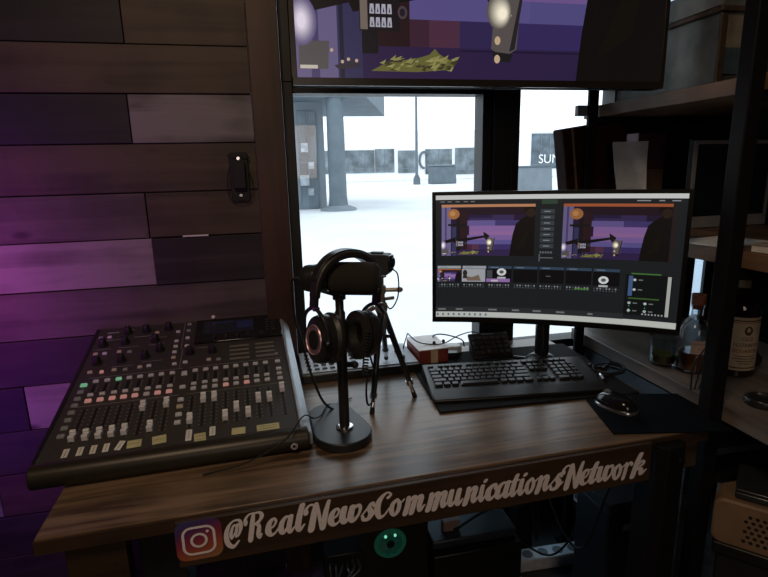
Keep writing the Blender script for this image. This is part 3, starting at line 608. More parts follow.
for x, z in ((.47, .807), (.50, .810)): cb.ell((x, 1.468, z), (.005, .004, .006))
tag(cb.build('earphone_cable', RUB), 'thin black cable draped over the white top of the red box', 'cable')

# ================================================================== MAT, KEYBOARD, MOUSE
dm = MB(); X = TR(.372, 1.118, .7505) @ RZ(-.05); dm.box((.265, .20, .0025), (.53, .40, .005), 0, X); 
tag(dm.build('desk_mat', mat('matte_black_mat', (.008, .008, .009), .8, spec=.15), bev=.002), 'thin black mat lying under the keyboard and the red box', 'mat')
kb = thing('keyboard', 'black full-size computer keyboard lying in front of the monitor', 'keyboard', (.374, 1.168, .7557), -.125)
KW, KD, KT = .462, .190, math.radians(5)
m = MB(); yz(m, [(0, 0), (KD, 0), (KD, .030), (.03, .012), (0, .006)], 0, KW); m.build('case', CBLK, kb, bev=.003)
m = MB(); yz(m, [(.0, .007), (.038, .0145), (.038, .0155), (.0, .0085)], .002, KW-.002); m.build('wrist_strip', BLK2, kb, bev=.001)
KEYM = mat('black_keycap', (.018, .018, .020), .34, 0, .1, 50)
layout = []
def krow(y, items, h=.0165):
    x = .012
    for w in items:
        if w < 0: x += -w*.0178
        else: layout.append((x+w*.0178/2, y, w*.0178-.0022, h)); x += w*.0178
krow(.168, [1, -.6, 1, 1, 1, 1, -.5, 1, 1, 1, 1, -.5, 1, 1, 1, 1, -.4, 1, 1, 1, -.4, 1, 1, 1, 1], .012)
krow(.145, [1]*13+[2.1, -.4, 1, 1, 1, -.4, 1, 1, 1, 1]); krow(.126, [1.5]+[1]*12+[1.6, -.4, 1, 1, 1, -.4, 1, 1, 1, 1])
krow(.107, [1.8]+[1]*11+[2.3, -3.8, 1, 1, 1, 1]); krow(.088, [2.3]+[1]*10+[2.8, -1.4, 1, -1.4, 1, 1, 1, 1]); krow(.069, [1.4, 1.2, 1.2, 6.2, 1.2, 1.2, 1.2, 1.5, -.4, 1, 1, 1, -.4, 2, 1, 1])
kc = {}
big = sorted(range(len(layout)), key=lambda i: layout[i][1])[:100]
rest = MB()
ksl = math.atan2(.018, KD-.03)
for i, (x, y, w, h) in enumerate(layout):
    z = .012+(y-.03)*.018/(KD-.03)
    if i in big:
        key = (round(w, 4), h)
        if key not in kc: q = MB().box((0, 0, .003), (w, h, .007), taper=.84).build('key', KEYM, kb, bev=.001, seg=1); kc[key] = q
        else: q = kc[key].copy(); C.objects.link(q)
        q.location = (x, y, z); q.rotation_euler = (ksl, 0, 0)
    else: rest.box((0, 0, .003), (w, h, .007), 0, TR(x, y, z) @ RX(ksl), taper=.84)
o = rest.build('function_keys', KEYM, kb, smooth=False); tag(o, kind='stuff')
m = MB(); m.tube([(.15, .19, .012), (.16, .22, .01), (.20, .25, .004), (.26, .27, .003)], .002, 8); m.build('lead', RUB, kb)
kp = thing('number_pad', 'small dark brown keypad propped up behind the keyboard', 'keypad', (.580, 1.425, .7562), -.10)
Tk = TR(0, 0, .004) @ RX(math.radians(38))
m = MB(); m.box((.062, .040, .004), (.124, .090, .010), 0, Tk); m.build('body', mat('dark_brown_plastic', (.020, .015, .012), .4), kp, bev=.002)
for r in range(4):
    for c in range(6):
        MB().box((0, 0, .003), (.014, .013, .006), taper=.8).build('key', mat('brown_key', (.06, .045, .036), .4) if (r, c) == (0, 0) else bpy.data.materials['brown_key'], kp, bev=.001).matrix_local = Tk @ TR(.014+c*.0192, .012+r*.0170, .009)
m = MB(); m.box((.062, .0805, .0096), (.040, .004, .0006), 0, Tk); m.build('badge', GREYP, kp, smooth=False)
m = MB(); m.box((.062, .085, .024), (.10, .008, .048)); m.build('stand', BLK, kp)
mp = MB(); mp.prism([(.759, 1.127), (.705, .928), (.969, .870), (1.000, 1.005), (.905, 1.060), (.87, 1.10)], .7505, .7535)
mp = MB(); mp.prism([(.757, 1.125), (.706, .926), (.866, .892), (.90, 1.085)], .7505, .7535)
mpo = MB(); pts2 = [(.757, 1.125), (.706, .924), (.962, .868), (1.005, 1.06)]
mpo.prism(pts2, .7505, .7535)
tag(mpo.build('mouse_pad', mat('navy_black_cloth', (.004, .006, .010), .95, bump=.3, scale=700, spec=.08), bev=.0008), 'large navy-black mouse pad on the right end of the desk', 'mouse pad')
mo = thing('computer_mouse', 'glossy computer mouse with silver sides on the mouse pad', 'mouse', (.792, 1.035, .7538), .35)
def dome(rx, ry, h, n=28, k=8, z0=0, off=.18):
    vs = []; fs = []
    for j in range(k+1):
        t = j/k*PI/2; s = math.cos(t)**.55 if j < k else 0
        for i in range(n):
            a = 2*PI*i/n; ca, sa = math.cos(a), math.sin(a)
            x = rx*s*math.copysign(abs(ca)**.8, ca); y = ry*s*math.copysign(abs(sa)**.8, sa); vs.append((x, y-off*ry*(1-s), z0+h*math.sin(t)))
    for j in range(k):
        for i in range(n): fs.append((j*n+i, j*n+(i+1) % n, (j+1)*n+(i+1) % n, (j+1)*n+i))
    fs.append(tuple(reversed(range(n)))); return vs, fs
m = MB(); v, f = dome(.031, .052, .034); m.add(v, f); m.build('shell', mat('gloss_black_shell', (.012, .013, .015), .10), mo)
m = MB(); v, f = dome(.0325, .054, .018); m.add(v, f); m.build('side_band', mat('silver_trim', (.45, .47, .5), .22, .9), mo)
m = MB(); m.cyl((-.004, .026, .029), (.004, .026, .029), .008, n=16); m.build('scroll_wheel', GREYP, mo)

# ================================================================== MONITOR (curved)
MLc, MRc = Vector((.414, 1.305, 0)), Vector((.938, 1.022, 0)); dv = (MRc-MLc); MWd = dv.length; ang = math.atan2(dv.y, dv.x)
mon = thing('computer_monitor', 'curved black computer monitor showing a video switching program', 'monitor', ((MLc.x+MRc.x)/2, (MLc.y+MRc.y)/2, .7562), ang)
MH = .343; ZB = .170; R_ = 1.5
def cv(x, z, d=0):
    """point on the curved panel: x across, z up, d toward the viewer; the middle bows away"""
    st = .02; k = math.floor(x/st); a, b_ = k*st, (k+1)*st; q = (x-a)/st   # the panel bends in narrow facets
    sag = (MWd/2)**2/(2*R_) - (a*a*(1-q)+b_*b_*q)/(2*R_); return (x, sag-d, z)
def cstrip(mb, x0, x1, z0, z1, d, mi, n=None, zt=None):
    n = n or max(1, int(abs(x1-x0)/.03)+1); vs = []; fs = []
    for i in range(n+1):
        x = x0+(x1-x0)*i/n; vs += [cv(x, z0, d), cv(x, z1, d)]
    for i in range(n): fs.append((2*i, 2*i+2, 2*i+3, 2*i+1))
    mb.add(vs, fs, mi)
def cshell(mb, x0, x1, z0, z1, d0, d1, mi=0, n=20):
    vs = []; fs = []
    for i in range(n+1):
        x = x0+(x1-x0)*i/n; vs += [cv(x, z0, d0), cv(x, z1, d0), cv(x, z1, d1), cv(x, z0, d1)]
    for i in range(n):
        for k in range(4): fs.append((i*4+k, i*4+(k+1) % 4, i*4+4+(k+1) % 4, i*4+4+k))
    fs += [(0, 1, 2, 3), (n*4+3, n*4+2, n*4+1, n*4)]; mb.add(vs, fs, mi)
hw = MWd/2
m = MB(); cshell(m, -hw, hw, ZB, ZB+MH, 0, -.022); m.build('housing', BLK2, mon, bev=.002)
m = MB(); b = .009
cshell(m, -hw, hw, ZB+MH-b, ZB+MH, .004, 0); cshell(m, -hw, hw, ZB, ZB+.014, .004, 0); cshell(m, -hw, -hw+b, ZB+.014, ZB+MH-b, .004, 0, n=1); cshell(m, hw-b, hw, ZB+.014, ZB+MH-b, .004, 0, n=1)
m.build('bezel', mat('bezel_black', (.010, .010, .011), .25), mon)
m = MB(); m.box((0, .105, .30), (.20, .05, .16)); m.build('back_cover', BLK2, mon, bev=.01)
m = MB(); m.lathe([(.020, .012), (.020, .30)], 20, 0, TR(-.01, .205, 0)); m.box((-.01, .165, .28), (.06, .10, .06)); m.build('neck', BLK2, mon, bev=.002)
m = MB(); m.lathe([(.05, .001), (.048, .010), (.034, .022), (.022, .030)], 28, 0, TR(-.01, .205, 0))
for s in (-1, 1): m.tube([(-.01, .205, .007), (s*.08-.01, .215, .006)], .0065, 10, smooth=False)
m.build('base', BLK2, mon)
# screen picture: flat lit shapes on the panel
EC = {}
def ec(r, g, b, s=1.0):
    k = (r, g, b, s)
    if k not in EC: EC[k] = emit('screen_colour_%d' % len(EC), (r, g, b), s)
    return k
def clipu(pts, c, s):
    """keep the part of a flat outline on one side of an upright line"""
    out = []
    for i in range(len(pts)):
        (a, b), (d, e) = pts[i], pts[(i+1) % len(pts)]; f, g = (a-c)*s >= -1e-9, (d-c)*s >= -1e-9
        if f: out.append((a, b))
        if f != g: t = (c-a)/(d-a); out.append((c, b+(e-b)*t))
    return out
class Pic:
    """collects lit flat shapes; place(u,v,layer)->3D"""
    def __init__(s, place, gain=1.0, cuts=()): s.cuts = cuts; s.mb = MB(); s.mats = []; s.place = place; s.layer = 0; s.gain = gain
    def mi(s, c):
        k = ec(c[0], c[1], c[2], s.gain)
        if k not in s.mats: s.mats.append(k)
        return s.mats.index(k)
    def poly(s, pts, c):
        if s.cuts:
            s.layer += 1; u0 = min(p[0] for p in pts); u1 = max(p[0] for p in pts); cs = [u0]+[k for k in s.cuts if u0 < k < u1]+[u1]
            for a, b in zip(cs, cs[1:]):
                q = clipu(clipu(pts, a, 1), b, -1)
                if len(q) > 2: s.mb.add([s.place(u, v, s.layer) for u, v in q], [tuple(range(len(q)))], s.mi(c))
            return
        s.layer += 1; s.mb.add([s.place(u, v, s.layer) for u, v in pts], [tuple(range(len(pts)))], s.mi(c))
    def rect(s, u0, v0, u1, v1, c, n=1):
        if s.cuts: return s.poly([(u0, v0), (u1, v0), (u1, v1), (u0, v1)], c)
        s.layer += 1; vs = []; fs = []
        for i in range(n+1): u = u0+(u1-u0)*i/n; vs += [s.place(u, v0, s.layer), s.place(u, v1, s.layer)]
        for i in range(n): fs.append((2*i, 2*i+2, 2*i+3, 2*i+1))
        s.mb.add(vs, fs, s.mi(c))
    def disc(s, u, v, ru, rv, c, n=20): s.poly([(u+ru*math.cos(2*PI*k/n), v+rv*math.sin(2*PI*k/n)) for k in range(n)], c)
def studio_view(P, u0, v0, u1, v1, bright=1.0, orange=False):
    """the camera feed: purple planked wall, boom arm and microphone, lamp, plant, seated figure at right"""
    U = lambda u: u0+(u1-u0)*u; V = lambda v: v0+(v1-v0)*v; B = bright
    c = lambda r, g, b: (round(r*B, 4), round(g*B, 4), round(b*B, 4))
    R = lambda a, b, d, e, col, n=1: P.rect(U(a), V(b), U(d), V(e), col, n)
    G = lambda pts, col: P.poly([(U(a), V(b)) for a, b in pts], col)
    R(0, 0, 1, 1, c(.022, .012, .040), 6)
    R(.18, .84, 1, 1, c(.020, .010, .018), 5); R(.30, .73, .78, .84, c(.05, .03, .11), 4); R(.30, .78, .55, .84, c(.025, .015, .06), 2)
    R(.28, .62, .58, .73, c(.16, .12, .34), 3); R(.58, .62, .90, .73, c(.07, .05, .19), 2)
    R(.30, .50, .88, .62, c(.30, .16, .42), 4); R(.30, .43, .88, .50, c(.34, .17, .40), 4); R(.28, .33, .88, .43, c(.24, .14, .40), 4)
    R(.26, .24, .60, .33, c(.15, .12, .36), 2); R(.60, .24, .88, .33, c(.13, .11, .33), 2)
    R(.20, .13, .55, .24, c(.045, .030, .12), 2); R(.55, .13, .88, .24, c(.055, .035, .16), 2); R(.24, .12, .33, .24, c(.07, .025, .05)); R(.33, .12, .41, .24, c(.11, .04, .08))
    R(.15, .00, .88, .13, c(.040, .022, .085), 4); R(.41, .115, .88, .122, c(.02, .012, .05), 3)
    R(0, .0, .10, 1, c(.20, .16, .34)); R(.035, 0, .055, 1, c(.09, .07, .2)); R(.10, .0, .16, .6, c(.05, .045, .13)); R(.105, .0, .115, .6, c(.02, .02, .05))
    R(.16, .10, .20, .8, c(.012, .010, .014)); R(.20, .13, .28, .9, c(.030, .012, .016)); R(.07, .62, .26, .66, c(.01, .01, .012))
    P.disc(U(.13), V(.86), (u1-u0)*.065, (v1-v0)*.105, c(.45, .18, .06)); P.disc(U(.12), V(.87), (u1-u0)*.03, (v1-v0)*.05, c(.62, .30, .12))
    G([(0, .24), (.14, .30), (.16, .39), (.02, .31)], c(.008, .006, .008)); G([(.12, .33), (.46, .42), (.47, .38), (.14, .26)], c(.008, .006, .008)); G([(.45, .42), (.49, .40), (.53, .30), (.50, .28)], c(.008, .007, .008))
    R(.155, .19, .255, .325, c(.014, .010, .014)); R(.157, .195, .175, .31, c(.26, .20, .17)); 
    for j in range(2):
        for i in range(4): a = .180+i*.0145; d = .205+j*.052; G([(a, d), (a+.012, d), (a+.0105, d+.038), (a+.0015, d+.038)], c(.62, .60, .72)); G([(a+.004, d+.006), (a+.008, d+.006), (a+.006, d+.028)], c(.03, .03, .08))
    P.disc(U(.262), V(.265), (u1-u0)*.012, (v1-v0)*.026, c(.10, .07, .08)); P.disc(U(.262), V(.265), (u1-u0)*.007, (v1-v0)*.016, c(.02, .015, .03))
    G([(.005, .035), (.075, .035), (.080, .145), (.008, .145)], c(.13, .115, .12)); R(.008, .036, .05, .05, c(.85, .78, .66)); G([(.02, .15), (.035, .24), (.03, .24), (.012, .15)], c(.10, .08, .08))
    
    for k in range(8): f_ = 1-k/8; P.poly([(U(max(0, .016+(.006+.030*f_)*math.cos(q*PI/10))), V(.22+(.02+.075*f_)*math.sin(q*PI/10))) for q in range(20)], c(1.3*(1-f_)**1.4+.20, 1.2*(1-f_)**1.4+.16, 1.2*(1-f_)**1.4+.34))
    G([(.09, .05), (.15, .075), (.155, .045), (.10, .035)], c(.05, .04, .06))
    for i, (a, d) in enumerate(((.085, .11), (.11, .065), (.125, .075), (.145, .07))): P.disc(U(a), V(d), (u1-u0)*.004, (v1-v0)*.007, c(.8, .6, .4))
    # plant
    rr = random.Random(5)
    G([(.18, .03), (.22, .065), (.26, .075), (.30, .085), (.33, .10), (.345, .125), (.355, .105), (.37, .09), (.40, .07), (.39, .04), (.30, .028)], c(.20, .19, .055))
    for i in range(46):
        a = .20+.19*rr.random(); d = .035+.05*rr.random(); l = .010+.02*rr.random(); k = rr.random()
        G([(a, d), (a+l, d+.008+.012*rr.random()), (a+l*.7, d-.004)], c(.30+.18*k, .28+.16*k, .08+.08*k) if k > .3 else c(.07, .06, .03))
    # microphone on the boom
    G([(.455, .50), (.52, .42), (.50, .30), (.46, .40)], c(.012, .01, .012))
    G([(.495, .13), (.505, .38), (.575, .36), (.565, .13), (.53, .095)], c(.15, .125, .12)); G([(.56, .13), (.58, .36), (.575, .38), (.545, .12)], c(.03, .025, .03))
    G([(.497, .12), (.555, .11), (.548, .075), (.505, .08)], c(.02, .018, .018)); G([(.50, .33), (.515, .36), (.55, .27), (.53, .23)], c(.85, .78, .60)); 
    for k in range(9): f_ = 1-k/9; P.disc(U(.515+.010*(1-f_)), V(.285-.01*(1-f_)), (u1-u0)*(.008+.026*f_), (v1-v0)*(.014+.062*f_), c(1.7*(1-f_)**1.3+.16, 1.55*(1-f_)**1.3+.14, 1.2*(1-f_)**1.3+.13))
    for d in (.165, .088): P.disc(U(.512), V(d), (u1-u0)*.008, (v1-v0)*.018, c(.85, .62, .40))
    # figure in dark clothes, turned away
    G([(.74, 0), (.75, .20), (.77, .45), (.80, .66), (.86, .76), (.91, .82), (.94, .92), (1, .95), (1, 0)], c(.007, .005, .005)); R(.885, .90, 1, 1, c(.010, .006, .005))
    P.disc(U(.955), V(.88), (u1-u0)*.045, (v1-v0)*.09, c(.03, .016, .012)); G([(.80, .1), (.86, .35), (.93, .5), (.9, .2)], c(.009, .007, .005))
    if orange: R(0, 1.0, 1, 1.055, c(*orange), 6)
SX0, SX1, SZ0, SZ1 = -hw+b, hw-b, ZB+.014, ZB+MH-b
def mplace(u, v, layer): x, y, z = cv(SX0+(SX1-SX0)*u, SZ0+(SZ1-SZ0)*v, .0004+layer*.000006); return (x, y, z)
P = Pic(mplace, .9, [(k*.02-SX0)/(SX1-SX0) for k in range(-16, 17)])
P.rect(0, 0, 1, 1, (.010, .012, .014), 20)
P.rect(0, .965, 1, 1, (.55, .56, .55), 20); P.rect(0, 0, 1, .047, (.46, .47, .44), 20); P.rect(0, .935, 1, .965, (.012, .013, .016), 20)
for i, a in enumerate((.02, .05, .085, .12, .15)): P.rect(a, .945, a+.018, .952, (.16, .17, .18))
for a, wd in ((.82, .05), (.90, .02), (.945, .03)): P.rect(a, .945, a+wd, .952, (.25, .26, .28))
for i in range(10): P.rect(.004+i*.024, .012, .012+i*.024, .032, (.10, .14, .20))
studio_view(P, .025, .515, .425, .905, .75, (.60, .27, .14))
studio_view(P, .540, .505, .950, .905, .62, (.50, .13, .05))
P.rect(.955, .505, .965, .905, (.02, .01, .01))
P.rect(.450, .925, .515, .96, (.025, .05, .03))
for i in range(7): z = .885-i*.045; P.rect(.448, z-.034, .505, z, (.035, .042, .050)); P.rect(.462, z-.020, .488, z-.013, (.20, .22, .24))
for i in range(5): P.rect(.449+i*.011, .540, .457+i*.011, .556, (.10, .11, .12))
P.rect(.446, .475, .452, .535, (.07, .09, .11)); P.rect(.452, .502, .505, .508, (.14, .15, .16))
# strip of inputs
for i in range(7):
    a = .008+i*.111; P.rect(a, .300, a+.103, .428, (.003, .003, .004), 2); P.rect(a, .410, a+.103, .432, (.028, .05, .085) if i > 1 else (.30, .32, .34), 2); P.rect(a+.012, .419, a+.045, .424, (.16, .2, .25))
    for k in range(8): P.rect(a+.004+k*.012, .270, a+.010+k*.012, .282, (.20, .21, .22) if (k*5+i) % 3 else (.05, .055, .06)); P.rect(a+.005+k*.012, .255, a+.009+k*.012, .262, (.10, .11, .12))
studio_view(P, .008, .302, .111, .400, .9, (.55, .16, .05))
P.rect(.116, .302, .219, .408, (.32, .33, .36), 2); P.poly([(.14, .31), (.20, .31), (.19, .36), (.16, .34), (.13, .35)], (.16, .11, .08)); P.disc(.130, .375, .010, .025, (.02, .02, .02)); P.poly([(.12, .33), (.14, .33), (.135, .37), (.122, .36)], (.02, .02, .02))
P.rect(.224, .302, .327, .330, (.26, .14, .36), 2); P.rect(.226, .335, .25, .40, (.05, .055, .07)); P.rect(.245, .305, .275, .320, (.5, .42, .5))
for a, d in ((.29, .385), (.715, .345)):
    P.disc(a, d, .020, .030, (.60, .62, .62)); P.disc(a, d, .010, .014, (.08, .09, .09)); P.rect(a-.018, d-.055, a+.018, d-.040, (.40, .42, .42))
P.rect(.48, .356, .50, .361, (.12, .13, .13))
P.rect(.60, .262, .66, .272, (.06, .18, .03))
P.rect(0, .047, .80, .09, (.02, .022, .024), 16)
for a, wd in ((.01, .05), (.09, .045), (.235, .055), (.34, .045), (.43, .05), (.53, .05), (.66, .03)): P.rect(a, .062, a+wd*.7, .076, (.14, .15, .15))
P.rect(.80, .088, .972, .400, (.004, .005, .006), 3); P.rect(.812, .235, .828, .390, (.05, .09, .20)); P.rect(.815, .212, .93, .222, (.04, .10, .02), 2); P.rect(.82, .402, .93, .412, (.05, .14, .03), 2)
P.rect(.955, .090, .968, .395, (.36, .37, .35))
for a, d in ((.835, .36), (.835, .285), (.82, .18), (.88, .18), (.82, .12), (.88, .12)): P.disc(a, d, .006, .010, (.45, .47, .48)); P.rect(a+.014, d-.004, a+.030, d+.004, (.14, .16, .16))
for i in range(7): P.rect(.87+i*.012, .092, .876+i*.012, .104, (.28, .3, .3)); P.rect(.818+(i % 2)*.06, .105+.012*i, .822+(i % 2)*.06, .113+.012*i, (.05, .25, .12))
P.mb.flat('screen', [EC[k] for k in P.mats], mon)

# ================================================================== TELEVISION
tv = thing('television', 'large wall television hung above the window showing a purple studio picture', 'television', (.503, 1.15, 1.5), .003)
TW, THH = .868, .51
m = MB(); m.box((0, .022, THH/2), (TW, .036, THH)); m.build('housing', mat('dull_black_back', (.010, .009, .009), .9, spec=.08), tv, bev=.004)
m = MB()
for z0, z1, x0, x1 in ((0, .015, -TW/2, TW/2), (THH-.01, THH, -TW/2, TW/2), (.015, THH-.01, -TW/2, -TW/2+.010), (.015, THH-.01, TW/2-.010, TW/2)): m.box(((x0+x1)/2, .002, (z0+z1)/2), (x1-x0, .008, z1-z0))
m.build('bezel', mat('television_bezel', (.022, .017, .014), .3), tv, bev=.001)
m = MB(); m.box((.04, .0, .002), (.035, .012, .004)); m.build('receiver', BLK2, tv)
m = MB(); m.box((0, .06, .30), (.30, .05, .25)); m.cyl((0, .09, .30), (0, .09, ZC-1.5), .02); m.box((0, .09, ZC-1.505), (.16, .16, .01)); m.build('ceiling_mount', BMET, tv)
P = Pic(lambda u, v, l: (-TW/2+.010+(TW-.02)*u, .0005-l*.000008, .015+(THH-.025)*v), .55)
studio_view(P, 0, 0, 1, 1, 1.0)
P.mb.flat('screen', [EC[k] for k in P.mats], tv)

# ================================================================== SHELVING UNIT at the right
sh = thing('shelving_unit', 'tall industrial shelving unit with black posts and rustic wooden shelves on the right', 'shelving unit', (.95, 0, 0))
PT = []
for x, y in ((.018, .94), (.018, 1.475), (.50, .94), (.50, 1.475)):
    m = MB(); m.box((x, y, 1.24), (.036 if y < 1 else .030, .036 if y < 1 else .016, 2.48)); m.box((x, y, .006), (.06, .06, .012)); m.build('post', BMET, sh, bev=.003)
for nm, z, t_, mt in (('shelf_board', 1.500, .034, SHELFW), ('shelf_board', 1.140, .036, SHELFW), ('shelf_board', .785, .038, GREYW), ('shelf_board', .175, .034, GREYW), ('shelf_board', 1.92, .034, SHELFW), ('shelf_board', .620, .018, mat('slate_blue_shelf', (.05, .07, .085), .35))):
    m = MB(); m.box((.272, 1.065 if t_ > .02 else 1.275, z-t_/2), (.470, .97 if t_ > .02 else .55, t_)); m.build(nm, mt, sh, bev=.002)
    for y in (.94, 1.475): m = MB(); m.box((.26, y, z-t_-.010), (.50, .024, .020)); m.build('crossbar', BMET, sh, bev=.001)
m = MB(); m.box((-.012, 1.487, 1.485), (.032, .016, .030)); m.build('bracket', GREYP, sh)
m = MB(); m.box((.046, 1.24, .685), (.016, .46, .115)); m.build('side_panel', mat('slate_blue_panel', (.045, .060, .075), .4, 0, .2, 20), sh)
m = MB(); m.box((.046, 1.24, .388), (.016, .46, .405)); m.build('side_board', wood('pale_grey_board', (.20, .19, .185), (.42, .40, .39), .5, 1, .8, .4, 2), sh, bev=.001)

cr = thing('metal_crate', 'weathered galvanised metal crate with pale and blue patches on the top shelf', 'crate', (.992, 1.055, 1.5005), -.02)
GAL = mat('weathered_galvanised_metal', (.10, .105, .10), .55, .4, .45, 14, .3)
RUST = mat('rusty_rim', (.09, .06, .045), .7, .3, .4, 40, .3)
def tub(mb, x0, x1, y0, y1, z0, z1, t):
    mb.box(((x0+x1)/2, (y0+y1)/2, z0+t/2), (x1-x0, y1-y0, t))
    for a, b, c, d in ((x0, x1, y0, y0+t), (x0, x1, y1-t, y1), (x0, x0+t, y0+t, y1-t), (x1-t, x1, y0+t, y1-t)): mb.box(((a+b)/2, (c+d)/2, (z0+z1)/2), (b-a, d-c, z1-z0))
m = MB(); tub(m, 0, .36, 0, .36, 0, .150, .004); m.build('body', GAL, cr, bev=.002)
m = MB()
for a, b, c, d in ((-.006, .366, -.006, .006), (-.006, .366, .354, .366), (-.006, .006, .006, .354), (.354, .366, .006, .354)): m.box(((a+b)/2, (c+d)/2, .151), (b-a, d-c, .012))
m.build('rim', RUST, cr, bev=.003)
m = MB(); m.box((.075, -.0012, .105), (.12, .002, .066), 0); m.box((.075, -.0012, .045), (.13, .002, .055), 1); m.build('painted_patch', [mat('faded_tan_paint', (.22, .20, .16), .7, 0, .3, 30), mat('faded_blue_paint', (.05, .09, .12), .7, 0, .3, 30)], cr, smooth=False)
for x in (.006, .354): m = MB(); m.box((x, -.002, .07), (.012, .004, .14)); m.build('corner_strip', RUST, cr)
tg = tag(MB().box((1.175, 1.23, 1.687), (.35, .33, .055)).build('storage_tray', mat('grey_painted_tray', (.14, .15, .15), .6, 0, .3, 20), bev=.004), 'grey tray lying on top of the galvanised metal crate', 'tray')

# things on the middle shelf
fs_ = thing('spare_monitor', 'dark flat screen with a thin grey frame standing on the middle shelf', 'monitor', (1.315, 1.30, 1.1405), .03)
m = MB(); m.box((0, .014, .130), (.272, .020, .240)); m.build('housing', BLK, fs_, bev=.002)
GF = mat('dull_grey_frame', (.20, .20, .22), .5)
m = MB()
for c, d in (((0, 0, .241), (.278, .006, .010)), ((-.134, 0, .13), (.010, .006, .212)), ((.134, 0, .13), (.010, .006, .212)), ((0, 0, .018), (.278, .006, .032))): m.box(c, d)
m.build('frame', GF, fs_, bev=.001)
m = MB(); m.box((0, .002, .136), (.258, .003, .200)); m.build('screen', mat('switched_off_screen', (.006, .009, .016), .15), fs_, smooth=False)
m = MB(); m.box((0, .03, .003), (.16, .06, .005)); m.build('foot', BLK, fs_)
pp = MB(); pp.box((0, 0, .0015), (.17, .13, .003)); tag(pp.build('paper_sheets', PAPER, loc=(1.06, 1.05, 1.1405), rot=(0, 0, .15)), 'thin stack of white paper lying on the middle shelf', 'paper')
nb = thing('folded_notebook', 'pale notebook lying at the near end of the middle shelf', 'notebook', (1.075, .86, 1.1405), .1)
m = MB(); m.box((0, 0, .008), (.15, .12, .014)); m.build('pages', PAPER, nb); m = MB(); m.box((0, 0, .0165), (.155, .125, .003)); m.build('cover', mat('tan_grey_cover', (.36, .31, .27), .7), nb, bev=.001)
bk = thing('record_case', 'tall dark red-brown case leaning beside the window on the middle shelf', 'case', (.985, 1.524, 1.1470), -.05)
Xb = RY(math.radians(-8))
m = MB(); m.box((.045, 0, .145), (.205, .07, .290), 0, TR(-.06, 0, .0) @ Xb @ TR(.06, 0, 0)); m.build('body', mat('dark_red_leatherette', (.034, .010, .008), .85, 0, .3, 30, .2, .1), bk, bev=.006)
m = MB(); m.box((-.030, -.0365, .145), (.006, .003, .285), 0, TR(-.06, 0, 0) @ Xb @ TR(.06, 0, 0)); m.build('edge_strip', mat('tan_edge', (.20, .13, .09), .6), bk)
sl = MB(); vs = []; fs = []; N = 12
for i in range(N+1):
    for j in range(N+1):
        u, v = i/N, j/N; x = .02+.10*u*(1-.25*(1-v)); vs.append((x+.03*(1-v), -.004*math.sin(u*5+v*3)-.006*math.sin(v*6)-.012, .25*v)); 
n1 = (N+1)**2
vs += [(x, y+.006, z) for x, y, z in vs]
for i in range(N):
    for j in range(N): a = i*(N+1)+j; q = (a, a+N+1, a+N+2, a+1); fs.append(q); fs.append(tuple(n1+k for k in reversed(q)))
for i in range(N):
    for a, b_ in ((i, i+1), (N*(N+1)+i, N*(N+1)+i+1), (i*(N+1), (i+1)*(N+1)), (i*(N+1)+N, (i+1)*(N+1)+N)): fs.append((a, b_, n1+b_, n1+a))
sl.add(vs, fs); o = sl.build('plastic_sleeve', mat('shiny_grey_plastic_film', (.55, .60, .66), .3, 0), loc=(.995, 1.440, 1.1415), rot=(-.03, 0, -.30)); tag(o, 'shiny grey plastic sleeve propped against the dark red-brown case', 'sleeve')
fd = thing('file_folder', 'upright maroon and tan folder standing behind the dark red-brown case', 'folder', (1.195, 1.52, 1.1405), 0)
m = MB(); m.box((0, 0, .225), (.10, .06, .11), 0); m.build('upper_cover', mat('maroon_card', (.075, .022, .040), .6), fd, bev=.002)
m = MB(); m.box((0, 0, .085), (.10, .06, .17), 0); m.build('lower_cover', mat('tan_card', (.16, .10, .065), .7), fd, bev=.002)

# ------------------------------------------------------------------ bottles on the lower shelf
SZ = .7855
wb_ = thing('whiskey_bottle', 'dark square-shouldered whiskey bottle with a large cream label on the shelf', 'bottle', (1.172, 1.085, SZ), -.28)
DG = mat('dark_amber_bottle_glass', (.016, .008, .005), .06, 0, .1, 20, 0, .6)
m = MB(); m.lathe([(.043, 0), (.0465, .004), (.047, .165), (.046, .185), (.036, .208), (.020, .222), (.0165, .232), (.016, .262), (.018, .264)], 40); m.build('glass_body', DG, wb_)
m = MB(); m.lathe([(.0185, .250), (.0185, .284), (.0175, .287), (0, .287)], 28); m.build('cap', RUB, wb_)
m = MB(); m.lathe([(.0172, .228), (.0172, .250)], 28); m.build('neck_label', mat('cream_neck_band', (.30, .24, .17), .6), wb_)
def arc_patch(mb, R, a0, a1, z0, z1, mi, n=16):
    vs = []; fs = []
    for i in range(n+1): a = a0+(a1-a0)*i/n; vs += [(R*math.sin(a), -R*math.cos(a), z0), (R*math.sin(a), -R*math.cos(a), z1)]
    for i in range(n): fs.append((2*i, 2*i+2, 2*i+3, 2*i+1))
    mb.add(vs, fs, mi)
CRM = mat('cream_paper_label', (.46, .38, .27), .6, 0, .1, 60); BRN = mat('dark_brown_print', (.06, .03, .02), .6); RED = mat('dark_red_print', (.22, .03, .02), .6)
m = MB(); arc_patch(m, .0474, -1.15, 1.15, .020, .160, 0); arc_patch(m, .0476, -1.12, 1.12, .026, .029, 1); arc_patch(m, .0476, -1.12, 1.12, .150, .153, 1); arc_patch(m, .0476, -1.12, 1.12, .146, .1475, 2)
def arctext(mb, s, size, R, z, mi, X=None):
    v, f = text_geo(s, size); out = []
    for x, y, _ in v: a = x/R; out.append((R*math.sin(a), -R*math.cos(a), z+y))
    mb.add(out, f, mi, X)
